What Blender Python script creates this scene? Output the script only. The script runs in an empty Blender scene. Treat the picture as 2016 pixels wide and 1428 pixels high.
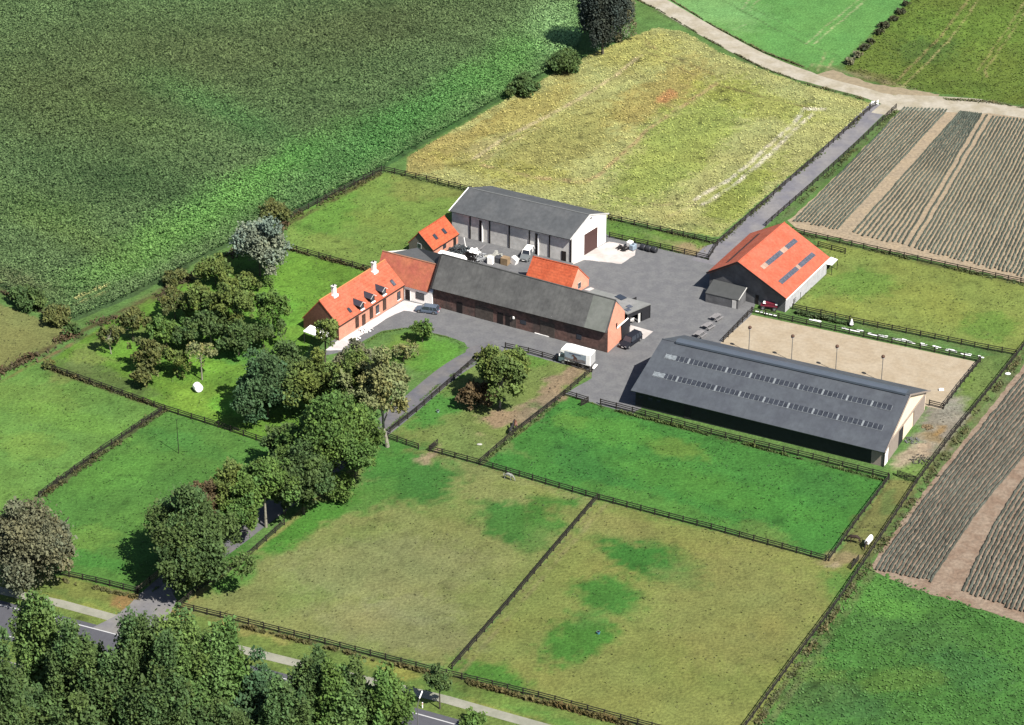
import bpy, bmesh, math, random
import numpy as np
from mathutils import Vector, Matrix
random.seed(7); RNG = np.random.default_rng(7)
scene = bpy.context.scene
COL = scene.collection

# ------------------------------------------------------------------ camera
F = 5500.0; PITCH = math.radians(30.0); DIST = 511.0
CAM = np.array([0, -DIST*math.cos(PITCH), DIST*math.sin(PITCH)])
FW = np.array([0, math.cos(PITCH), -math.sin(PITCH)])
RT = np.array([1., 0, 0]); UP = np.array([0, math.sin(PITCH), math.cos(PITCH)])
cd = bpy.data.cameras.new('camera'); co = bpy.data.objects.new('camera', cd); COL.objects.link(co)
cd.sensor_width = 36; cd.lens = 36*F/2016.0; cd.clip_start = 1; cd.clip_end = 6000
co.location = CAM.tolist(); co.rotation_euler = (math.pi/2-PITCH, 0, 0)
scene.camera = co
# ------------------------------------------------------------------ light
SUN_EL = math.radians(51); SH = np.array([.68, -.73]); SH = SH/np.linalg.norm(SH)
to_sun = Vector((SH[0]*math.cos(SUN_EL), SH[1]*math.cos(SUN_EL), math.sin(SUN_EL)))
sd = bpy.data.lights.new('sun', 'SUN'); sd.energy = 5.0; sd.angle = math.radians(0.5); sd.color = (1, .96, .89)
so = bpy.data.objects.new('sun', sd); COL.objects.link(so)
so.rotation_euler = to_sun.to_track_quat('Z', 'Y').to_euler(); so.location = (100, -100, 200)
w = bpy.data.worlds.new('World'); scene.world = w; w.use_nodes = True
nt = w.node_tree; bg = nt.nodes['Background']; sky = nt.nodes.new('ShaderNodeTexSky')
sky.sky_type = 'NISHITA'; sky.sun_disc = False; sky.sun_elevation = SUN_EL; sky.sun_rotation = math.atan2(SH[0], SH[1])
nt.links.new(sky.outputs[0], bg.inputs[0]); bg.inputs[1].default_value = 0.058
scene.view_settings.view_transform = 'Standard'; scene.view_settings.look = 'None'
scene.view_settings.exposure = 1.18; scene.view_settings.gamma = 1; scene.view_settings.use_curve_mapping = False

# ------------------------------------------------------------------ helpers
def P(x, y, z=0.0):
    """ground (or height z) point seen at photograph position x, y"""
    d = FW*F + RT*(x-1008) + UP*(714-y)
    return CAM + d*((z-CAM[2])/d[2])
def PV(x, y, z=0.0): return Vector(P(x, y, z).tolist())
def Qn(X, Y, Z=0):
    vx = X-CAM[0]; vy = Y-CAM[1]; vz = Z-CAM[2]
    wz = vy*FW[1]+vz*FW[2]
    return 1008+F*vx/wz, 714-F*(vy*UP[1]+vz*UP[2])/wz
def hit(p0, n, x, y):
    d = FW*F + RT*(x-1008) + UP*(714-y); d = Vector(d.tolist()); c = Vector(CAM.tolist())
    return c + d*((Vector(p0)-c).dot(n)/d.dot(n))
def ppm(y): return 10.76*(3175+(y-714))/3175.0
def lin(c):
    return tuple(((v/255)/12.92 if v/255 <= .04045 else ((v/255+.055)/1.055)**2.4) for v in c)
K = 3.05
def A(r, g, b):                      # albedo of a surface whose sunlit colour in the photograph is r,g,b
    return tuple(min(.86, v/K) for v in lin((r, g, b)))
def tag(o, label=None, cat=None, group=None, kind=None):
    if label: o['label'] = label
    if cat: o['category'] = cat
    if group: o['group'] = group
    if kind: o['kind'] = kind
    return o
def empty(name, loc, rz=0):
    o = bpy.data.objects.new(name, None); COL.objects.link(o); o.location = loc; o.rotation_euler = (0, 0, rz)
    o.empty_display_size = .5
    return o

MATS = {}
def mat(name, col, rough=.8, var=.12, scale=1.0, bump=0.0, metal=0.0, col2=None, stripes=None, spec=.3, detail=6, translucent=0, vcol=False):
    if name in MATS: return MATS[name]
    m = bpy.data.materials.new(name); m.use_nodes = True; n = m.node_tree.nodes; l = m.node_tree.links
    b = n['Principled BSDF']; b.inputs['Roughness'].default_value = rough; b.inputs['Metallic'].default_value = metal
    b.inputs['Specular IOR Level'].default_value = spec
    geo = n.new('ShaderNodeNewGeometry'); no = n.new('ShaderNodeTexNoise'); no.inputs['Scale'].default_value = scale
    no.inputs['Detail'].default_value = detail; no.inputs['Roughness'].default_value = .6
    l.new(geo.outputs['Position'], no.inputs['Vector'])
    mr = n.new('ShaderNodeMapRange'); mr.inputs['From Min'].default_value = .3; mr.inputs['From Max'].default_value = .7
    mr.inputs['To Min'].default_value = 1-var*1.6; mr.inputs['To Max'].default_value = 1+var*1.6
    l.new(no.outputs['Fac'], mr.inputs['Value'])
    vm = n.new('ShaderNodeVectorMath'); vm.operation = 'SCALE'
    if vcol:
        at = n.new('ShaderNodeAttribute'); at.attribute_name = 'Col'; l.new(at.outputs['Color'], vm.inputs[0])
    elif col2:
        mx = n.new('ShaderNodeMix'); mx.data_type = 'RGBA'
        n2 = n.new('ShaderNodeTexNoise'); n2.inputs['Scale'].default_value = scale*.22; n2.inputs['Detail'].default_value = 5
        l.new(geo.outputs['Position'], n2.inputs['Vector'])
        r2 = n.new('ShaderNodeMapRange'); r2.inputs['From Min'].default_value = .4; r2.inputs['From Max'].default_value = .62
        l.new(n2.outputs['Fac'], r2.inputs['Value']); l.new(r2.outputs[0], mx.inputs[0])
        mx.inputs[6].default_value = (*col, 1); mx.inputs[7].default_value = (*col2, 1); l.new(mx.outputs[2], vm.inputs[0])
    else:
        vm.inputs[0].default_value = col
    l.new(mr.outputs[0], vm.inputs['Scale'])
    last = vm.outputs[0]
    if stripes:                       # (axis vector in world, spacing m, strength, groove width 0..1)
        ax, sp, st, gw = stripes
        dt = n.new('ShaderNodeVectorMath'); dt.operation = 'DOT_PRODUCT'; dt.inputs[1].default_value = tuple(ax)
        l.new(geo.outputs['Position'], dt.inputs[0])
        dv = n.new('ShaderNodeMath'); dv.operation = 'DIVIDE'; dv.inputs[1].default_value = sp; l.new(dt.outputs['Value'], dv.inputs[0])
        fr = n.new('ShaderNodeMath'); fr.operation = 'FRACT'; l.new(dv.outputs[0], fr.inputs[0])
        lt = n.new('ShaderNodeMath'); lt.operation = 'LESS_THAN'; lt.inputs[1].default_value = gw; l.new(fr.outputs[0], lt.inputs[0])
        ml = n.new('ShaderNodeMath'); ml.operation = 'MULTIPLY_ADD'; ml.inputs[1].default_value = -st; ml.inputs[2].default_value = 1; l.new(lt.outputs[0], ml.inputs[0])
        v2 = n.new('ShaderNodeVectorMath'); v2.operation = 'SCALE'; l.new(last, v2.inputs[0]); l.new(ml.outputs[0], v2.inputs['Scale']); last = v2.outputs[0]
    l.new(last, b.inputs['Base Color'])
    if bump:
        bp = n.new('ShaderNodeBump'); bp.inputs['Strength'].default_value = 1; bp.inputs['Distance'].default_value = bump
        l.new(no.outputs['Fac'], bp.inputs['Height']); l.new(bp.outputs[0], b.inputs['Normal'])
    if translucent:
        tr = n.new('ShaderNodeBsdfTranslucent'); l.new(last, tr.inputs['Color'])
        ms = n.new('ShaderNodeMixShader'); ms.inputs[0].default_value = translucent
        l.new(b.outputs[0], ms.inputs[1]); l.new(tr.outputs[0], ms.inputs[2]); l.new(ms.outputs[0], n['Material Output'].inputs[0])
    MATS[name] = m
    return m

class MB:
    def __init__(s): s.v = []; s.f = []
    def add(s, vs, fs):
        k = len(s.v); s.v += [tuple(v) for v in vs]; s.f += [tuple(i+k for i in f) for f in fs]; return s
    def poly(s, pts): return s.add(pts, [tuple(range(len(pts)))])
    def box(s, c, sz, rz=0, rx=0, ry=0):
        R = Matrix.Rotation(rz, 3, 'Z') @ Matrix.Rotation(ry, 3, 'Y') @ Matrix.Rotation(rx, 3, 'X'); c = Vector(c)
        vs = [c + R @ Vector((x*sz[0]/2, y*sz[1]/2, z*sz[2]/2)) for x in (-1, 1) for y in (-1, 1) for z in (-1, 1)]
        return s.add(vs, [(0, 1, 3, 2), (4, 6, 7, 5), (0, 4, 5, 1), (2, 3, 7, 6), (0, 2, 6, 4), (1, 5, 7, 3)])
    def beam(s, a, b, wd, ht=None):
        a = Vector(a); b = Vector(b); d = (b-a).normalized(); ht = ht or wd
        u = Vector((0, 0, 1)) if abs(d.z) < .9 else Vector((1, 0, 0))
        x = d.cross(u).normalized()*wd/2; y = x.cross(d).normalized()*ht/2
        vs = [p+i*x+j*y for p in (a, b) for i, j in ((-1, -1), (1, -1), (1, 1), (-1, 1))]
        return s.add(vs, [(0, 3, 2, 1), (4, 5, 6, 7), (0, 1, 5, 4), (1, 2, 6, 5), (2, 3, 7, 6), (3, 0, 4, 7)])
    def cyl(s, a, b, r0, r1=None, n=10):
        a = Vector(a); b = Vector(b); r1 = r0 if r1 is None else r1; d = (b-a).normalized()
        u = Vector((0, 0, 1)) if abs(d.z) < .9 else Vector((1, 0, 0)); x = d.cross(u).normalized(); y = d.cross(x)
        vs = []
        for p, r in ((a, r0), (b, r1)):
            for i in range(n):
                t = 2*math.pi*i/n; vs.append(p+x*math.cos(t)*r+y*math.sin(t)*r)
        return s.add(vs, [(i, (i+1) % n, n+(i+1) % n, n+i) for i in range(n)]+[tuple(range(n))[::-1], tuple(range(n, 2*n))])
    def extr(s, prof, axis_o, ux, uy, uz):     # prof of (a,b) in ux,uy; extruded along vector uz
        n = len(prof); o = Vector(axis_o)
        v0 = [o+Vector(ux)*a+Vector(uy)*b for a, b in prof]; v1 = [p+Vector(uz) for p in v0]
        return s.add(v0+v1, [tuple(range(n))[::-1], tuple(range(n, 2*n))]+[(i, (i+1) % n, n+(i+1) % n, n+i) for i in range(n)])
    def sphere(s, c, r, seg=10, ring=6):
        c = Vector(c); r = Vector(r) if hasattr(r, '__len__') else Vector((r, r, r)); vs = []; fs = []
        for j in range(1, ring):
            t = math.pi*j/ring
            for i in range(seg):
                p = 2*math.pi*i/seg; vs.append(c+Vector((r.x*math.sin(t)*math.cos(p), r.y*math.sin(t)*math.sin(p), r.z*math.cos(t))))
        vs += [c+Vector((0, 0, r.z)), c-Vector((0, 0, r.z))]; T = len(vs)-2
        for j in range(ring-2):
            for i in range(seg): fs.append((j*seg+i, (j+1)*seg+i, (j+1)*seg+(i+1) % seg, j*seg+(i+1) % seg))
        for i in range(seg): fs.append((T, i, (i+1) % seg)); fs.append((T+1, (ring-2)*seg+(i+1) % seg, (ring-2)*seg+i))
        return s.add(vs, fs)
    def build(s, name, m, parent=None, org=None, bevel=0, smooth=False):
        me = bpy.data.meshes.new(name)
        vs = s.v if org is None else [tuple(Vector(v)-Vector(org)) for v in s.v]
        me.from_pydata(vs, [], s.f)
        bm = bmesh.new(); bm.from_mesh(me); bmesh.ops.recalc_face_normals(bm, faces=bm.faces); bm.to_mesh(me); bm.free()
        if smooth: me.polygons.foreach_set('use_smooth', [True]*len(me.polygons))
        me.materials.append(m); o = bpy.data.objects.new(name, me); COL.objects.link(o)
        if parent: o.parent = parent
        if bevel:
            b = o.modifiers.new('bevel', 'BEVEL'); b.width = bevel; b.segments = 2; b.limit_method = 'ANGLE'
        return o
def qmesh(name, V, Fq, m, col=None, parent=None, smooth=False, k=4):
    V = np.asarray(V, dtype=np.float32); Fq = np.asarray(Fq, dtype=np.int32)
    me = bpy.data.meshes.new(name); me.vertices.add(len(V)); me.vertices.foreach_set('co', V.ravel())
    me.loops.add(Fq.size); me.loops.foreach_set('vertex_index', Fq.ravel())
    me.polygons.add(len(Fq)); me.polygons.foreach_set('loop_start', np.arange(0, Fq.size, k, dtype=np.int32))
    me.polygons.foreach_set('loop_total', np.full(len(Fq), k, dtype=np.int32))
    me.update(calc_edges=True)
    if col is not None:
        a = me.color_attributes.new('Col', 'FLOAT_COLOR', 'POINT'); c = np.ones((len(V), 4), dtype=np.float32); c[:, :3] = col
        a.data.foreach_set('color', c.ravel())
    if smooth: me.polygons.foreach_set('use_smooth', [True]*len(Fq))
    me.materials.append(m); me.validate()
    o = bpy.data.objects.new(name, me); COL.objects.link(o)
    if parent: o.parent = parent
    return o
_lat = {}
def vnoise(x, y, s, seed=0):
    if seed not in _lat: _lat[seed] = np.random.default_rng(1000+seed).random((128, 128))
    L = _lat[seed]; x = x/s+500.3; y = y/s+500.7; i = np.floor(x).astype(int); j = np.floor(y).astype(int)
    fx = x-i; fy = y-j; fx = fx*fx*(3-2*fx); fy = fy*fy*(3-2*fy); i0 = i % 128; j0 = j % 128; i1 = (i+1) % 128; j1 = (j+1) % 128
    return (L[i0, j0]*(1-fx)+L[i1, j0]*fx)*(1-fy)+(L[i0, j1]*(1-fx)+L[i1, j1]*fx)*fy
def fbm(x, y, s, seed=0): return (vnoise(x, y, s, seed)+.5*vnoise(x, y, s/2, seed+1)+.25*vnoise(x, y, s/4, seed+2))/1.75
def inpoly(px, py, poly):
    r = np.zeros(px.shape, bool); n = len(poly)
    for i in range(n):
        x0, y0 = poly[i]; x1, y1 = poly[(i+1) % n]
        if y0 == y1: continue
        r ^= ((y0 > py) != (y1 > py)) & (px < (x1-x0)*(py-y0)/(y1-y0)+x0)
    return r
def dist_line(px, py, pts):
    d = np.full(px.shape, 1e9)
    for (x0, y0), (x1, y1) in zip(pts[:-1], pts[1:]):
        dx, dy = x1-x0, y1-y0; t = np.clip(((px-x0)*dx+(py-y0)*dy)/(dx*dx+dy*dy), 0, 1)
        d = np.minimum(d, np.hypot(px-x0-t*dx, (py-y0-t*dy)*1.6))
    return d

# ------------------------------------------------------------------ ground: fields and paddocks
MAIZE = [(-400, -300), (1180, -300), (1150, 60), (1130, 118), (1000, 190), (803, 303), (748, 338), (570, 425), (440, 490), (250, 590), (150, 632), (60, 592), (-20, 560), (-400, 440)]
BEET = [(803, 308), (1000, 195), (1130, 122), (1230, 78), (1290, 55), (1345, 62), (1420, 105), (1560, 160), (1720, 205), (1690, 232), (1412, 468), (1300, 448), (1200, 428), (930, 372), (800, 340)]
TOPGREEN = [(1296, -200), (1300, -5), (1400, 50), (1500, 100), (1590, 132), (1650, 130), (1720, 60), (1790, 0), (1930, -200)]
TOPOLIVE = [(1795, 0), (1725, 65), (1660, 135), (1740, 168), (1860, 185), (2200, 235), (2300, -200), (1940, -200)]
REG = [('pasture', [(-3000, -3000), (6000, -3000), (6000, 5000), (-3000, 5000)], (106, 148, 78), .5),
 ('pasture', [(-400, 740), (0, 740), (90, 700), (320, 806), (75, 980), (-400, 1200)], (112, 160, 76), .5),
 ('pasture', [(320, 808), (550, 880), (480, 1100), (270, 1168), (60, 1130), (75, 985)], (92, 146, 66), .5),
 ('meadow', [(-400, 560), (0, 600), (60, 620), (145, 655), (100, 690), (-400, 900)], (142, 146, 88), .3),
 ('maize_field', MAIZE, (84, 116, 70), 1), ('beet_field', BEET, (190, 190, 122), 1),
 ('cereal_field', TOPGREEN, (112, 176, 92), .25), ('root_crop_field', TOPOLIVE, (116, 142, 62), .8),
 ('pasture', [(755, 340), (930, 375), (880, 470), (800, 500), (735, 535), (562, 488), (570, 430)], (128, 162, 78), .6),
 ('orchard_grass', [(90, 715), (250, 610), (450, 500), (560, 490), (735, 537), (640, 600), (600, 700), (720, 830), (560, 885), (320, 805)], (112, 160, 62), .8),
 ('pasture', [(850, 888), (1175, 985), (890, 1318), (350, 1198), (560, 1030), (740, 880)], (148, 156, 94), .35),
 ('pasture', [(1178, 985), (1630, 1103), (1690, 1110), (1480, 1440), (1300, 1440), (890, 1320)], (148, 156, 86), .35),
 ('pasture', [(945, 912), (1110, 780), (1180, 795), (1748, 940), (1630, 1100), (1180, 983)], (76, 142, 62), .5),
 ('pasture', [(770, 855), (960, 692), (1095, 712), (1160, 735), (945, 912), (850, 885), (825, 880)], (128, 150, 82), .5),
 ('pasture', [(1560, 605), (1640, 515), (1600, 470), (2100, 575), (2000, 697)], (146, 164, 84), .45),
 ('pasture', [(1200, 432), (1415, 480), (1395, 508), (1200, 466)], (120, 156, 72), .4),
 ('grass_strip', [(1640, 1105), (1750, 945), (1810, 945), (1700, 1110)], (140, 142, 84), .4),
 ('grass_strip', [(1930, 700), (2000, 700), (1810, 950), (1755, 945), (1850, 830)], (122, 148, 80), .7),
 ('pasture', [(1690, 1112), (1730, 1125), (1850, 1170), (2016, 1230), (2400, 1330), (2400, 1700), (1300, 1700), (1475, 1440)], (84, 140, 64), .9),
 ('road_verge', [(-400, 1000), (0, 1110), (270, 1168), (345, 1195), (600, 1262), (890, 1330), (1250, 1430), (1800, 1580), (1800, 1900), (-400, 1900)], (126, 150, 76), .7)]
# patches of differently coloured growth: x, y, rx, ry, rotation(deg), colour, strength
PATCH = [
 (650, 1120, 130, 60, -30, (124, 152, 80), .6), (900, 1150, 150, 40, 10, (138, 154, 86), .6), (880, 1000, 120, 30, 10, (128, 152, 80), .5), (1450, 1320, 200, 60, 10, (138, 154, 80), .5), (1080, 1180, 80, 120, 10, (136, 154, 82), .5), (1330, 1200, 160, 50, 5, (134, 154, 80), .5),
 (700, 330, 200, 30, -28, (70, 126, 60), .7), (350, 470, 200, 40, -27, (86, 138, 64), .8),
 (850, 700, 70, 40, 20, (104, 166, 66), .95), (800, 690, 40, 30, 0, (128, 164, 74), .8),
 (120, 200, 260, 100, 10, (78, 98, 56), .8), (350, 120, 330, 90, 0, (84, 104, 62), .8), (700, 60, 300, 70, -8, (82, 102, 62), .9), (300, 380, 300, 60, 12, (62, 96, 54), .7),
 (1000, 130, 230, 45, -30, (88, 146, 70), .9), (560, 330, 160, 30, -28, (84, 152, 66), .9), (430, 410, 200, 40, -26, (90, 148, 68), .9), (780, 250, 240, 45, -28, (72, 134, 64), .9),
 (280, 500, 170, 40, -25, (92, 142, 66), .9), (100, 420, 130, 40, 15, (78, 112, 56), .8), (1090, 60, 60, 60, 0, (120, 168, 108), .9), (230, 240, 120, 22, 14, (86, 116, 64), .7), (450, 230, 200, 40, 25, (66, 120, 62), .6),
 (130, 470, 160, 25, 20, (90, 122, 62), .7), (40, 560, 90, 22, 18, (84, 96, 62), .8),
 (870, 300, 130, 30, -28, (188, 172, 104), .8), (1030, 220, 120, 30, -28, (186, 172, 98), .7), (1250, 100, 90, 40, 0, (196, 192, 112), .9), (1300, 190, 110, 40, -30, (186, 168, 98), .8),
 (1310, 195, 20, 11, 0, (214, 160, 106), .9), (1330, 290, 170, 60, -40, (160, 178, 86), .75), (1500, 200, 130, 30, 15, (170, 176, 84), .6), (1100, 280, 130, 50, -25, (174, 166, 92), .6), (1450, 390, 110, 35, -40, (158, 172, 80), .8),
 (1380, 440, 60, 14, 0, (150, 160, 100), .7), (950, 300, 50, 12, -25, (194, 180, 120), .7), (1350, 430, 120, 10, 8, (196, 190, 120), .5), (1000, 335, 150, 20, 10, (182, 178, 92), .6),
 (1400, 10, 110, 40, 20, (140, 198, 120), .7), (1900, 60, 140, 40, 0, (120, 156, 66), .7), (1820, 100, 60, 25, 0, (92, 128, 62), .7), (1720, 150, 50, 14, 10, (128, 126, 76), .8),
 (650, 420, 60, 40, -30, (110, 166, 70), .8), (850, 370, 80, 25, 10, (150, 158, 86), .7), (660, 490, 60, 18, 14, (142, 166, 84), .6), (750, 450, 60, 30, 10, (136, 160, 78), .5),
 (190, 700, 110, 25, -25, (136, 150, 84), .7), (200, 745, 120, 18, 18, (104, 128, 74), .8), (240, 690, 40, 20, 0, (126, 186, 66), .8), (410, 790, 90, 30, 12, (134, 180, 70), .8), (580, 560, 60, 40, 0, (116, 172, 66), .8), (400, 720, 50, 25, 0, (128, 184, 68), .8), (480, 700, 60, 14, 0, (96, 162, 70), .8), (470, 800, 60, 20, 10, (116, 186, 66), .9), (560, 620, 50, 30, 0, (112, 176, 66), .8),
 (60, 780, 80, 30, 10, (126, 164, 78), .7), (150, 830, 120, 20, 15, (120, 172, 76), .7), (60, 880, 60, 30, 0, (134, 170, 78), .6), (230, 930, 90, 30, -20, (100, 162, 70), .7), (380, 880, 110, 18, 15, (86, 148, 68), .7), (180, 1060, 60, 25, 0, (120, 160, 72), .6), (200, 1110, 70, 15, 10, (80, 150, 64), .7),
 (800, 940, 108, 58, 10, (76, 134, 60), 1), (700, 985, 90, 30, -15, (92, 146, 66), .9), (590, 1040, 115, 24, -30, (84, 146, 58), 1), (450, 1130, 60, 26, -25, (96, 152, 68), .9), (760, 900, 50, 30, 0, (84, 150, 66), .8),
 (1000, 1030, 66, 38, 20, (78, 134, 60), 1), (1090, 1010, 64, 38, 0, (80, 136, 58), 1), (1040, 960, 60, 10, 14, (146, 158, 86), .6), (1060, 1060, 40, 30, -40, (96, 142, 68), .8), (750, 1120, 200, 60, 0, (156, 156, 108), .6), (780, 1240, 160, 40, 10, (150, 152, 104), .7), (820, 1200, 90, 30, 0, (154, 154, 112), .5),
 (1280, 1095, 112, 40, 18, (70, 134, 56), 1), (1340, 1130, 60, 18, 20, (96, 146, 70), .8), (1195, 1170, 68, 36, 5, (78, 138, 58), 1), (1130, 1260, 76, 42, -15, (84, 142, 58), 1), (960, 1330, 86, 30, 14, (84, 144, 58), .95), (1160, 1215, 40, 20, 0, (98, 150, 70), .7), (1490, 1250, 10, 12, 0, (90, 110, 66), .8),
 (1000, 1370, 90, 20, 15, (120, 156, 74), .7), (1440, 1200, 160, 120, 0, (152, 148, 90), .5), (1500, 1060, 60, 30, 15, (146, 150, 86), .3), (1200, 1030, 120, 20, 15, (156, 154, 92), .7),
 (1330, 880, 60, 18, 10, (120, 152, 68), .6), (1200, 850, 90, 25, 10, (94, 160, 66), .7), (1400, 960, 200, 30, 14, (88, 150, 62), .6), (1150, 920, 80, 30, 20, (66, 130, 60), .7), (1560, 1000, 120, 40, 15, (78, 148, 62), .6), (1300, 1000, 160, 20, 14, (104, 152, 68), .5), (1620, 960, 60, 30, 10, (66, 130, 60), .6), (1120, 830, 40, 16, 0, (110, 160, 70), .5),
 (850, 810, 60, 26, -30, (84, 148, 64), .95), (920, 710, 60, 12, -38, (126, 160, 72), .8), (1030, 710, 50, 12, 12, (106, 156, 66), .8), (1090, 770, 70, 16, -42, (172, 152, 122), 1), (1000, 820, 55, 18, -10, (170, 148, 120), .95), (1140, 735, 30, 12, -20, (168, 148, 120), .9), (1050, 800, 40, 14, -42, (168, 150, 122), .9), (960, 870, 70, 14, 20, (132, 148, 88), .6), (850, 895, 22, 6, -20, (184, 160, 130), .9), (835, 905, 16, 10, 0, (178, 158, 126), .9), (1048, 805, 10, 8, 0, (112, 134, 82), .8), (940, 860, 16, 3, 0, (190, 180, 130), .7),
 (1830, 600, 120, 30, 15, (152, 166, 82), .6), (1700, 560, 60, 30, 0, (112, 158, 68), .7), (1950, 640, 60, 25, 0, (108, 156, 66), .7), (1650, 600, 50, 14, 10, (150, 166, 80), .5), (1620, 560, 30, 20, -40, (110, 152, 68), .6),
 (1370, 490, 50, 10, 8, (176, 158, 118), .95), (1300, 468, 60, 6, 8, (150, 158, 100), .7), (1240, 455, 50, 10, 8, (96, 146, 66), .6),
 (1660, 1100, 50, 10, 0, (170, 152, 112), .9), (1640, 1112, 16, 6, 0, (190, 172, 140), .9), (1680, 1040, 20, 40, 30, (134, 132, 80), .6), (1740, 990, 16, 30, 30, (104, 136, 74), .7),
 (1850, 840, 36, 70, 35, (172, 162, 146), .98), (1835, 860, 26, 18, 20, (172, 150, 110), .8), (1845, 845, 12, 8, 0, (184, 146, 84), .6), (1800, 900, 36, 16, -30, (198, 176, 150), .95), (1890, 810, 24, 26, 30, (172, 166, 150), .8), (1780, 925, 30, 12, 0, (110, 146, 70), .6), (1910, 760, 14, 22, 30, (118, 150, 70), .5), (1970, 710, 30, 20, 0, (112, 146, 76), .6),
 (1700, 1170, 80, 40, 20, (96, 156, 70), .8), (1800, 1250, 120, 40, 15, (82, 132, 66), .7), (1640, 1380, 120, 40, 10, (76, 122, 66), .7), (1900, 1320, 100, 40, 10, (72, 128, 66), .7), (1780, 1340, 90, 25, 0, (104, 146, 66), .7), (1760, 1200, 60, 22, 10, (100, 162, 70), .7),
 (500, 1245, 80, 8, 14, (170, 164, 96), .8), (770, 1320, 60, 12, 14, (172, 172, 90), .8), (1000, 1400, 120, 8, 15, (168, 170, 92), .8), (160, 1160, 100, 14, 12, (140, 146, 78), .7), (120, 1185, 120, 10, 14, (158, 164, 84), .7), (250, 1185, 24, 14, -20, (176, 136, 92), .8), (345, 1215, 18, 16, 0, (190, 146, 96), .8), (860, 1360, 60, 14, 14, (104, 150, 72), .6), (1080, 1415, 100, 10, 15, (106, 158, 72), .7)]
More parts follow.
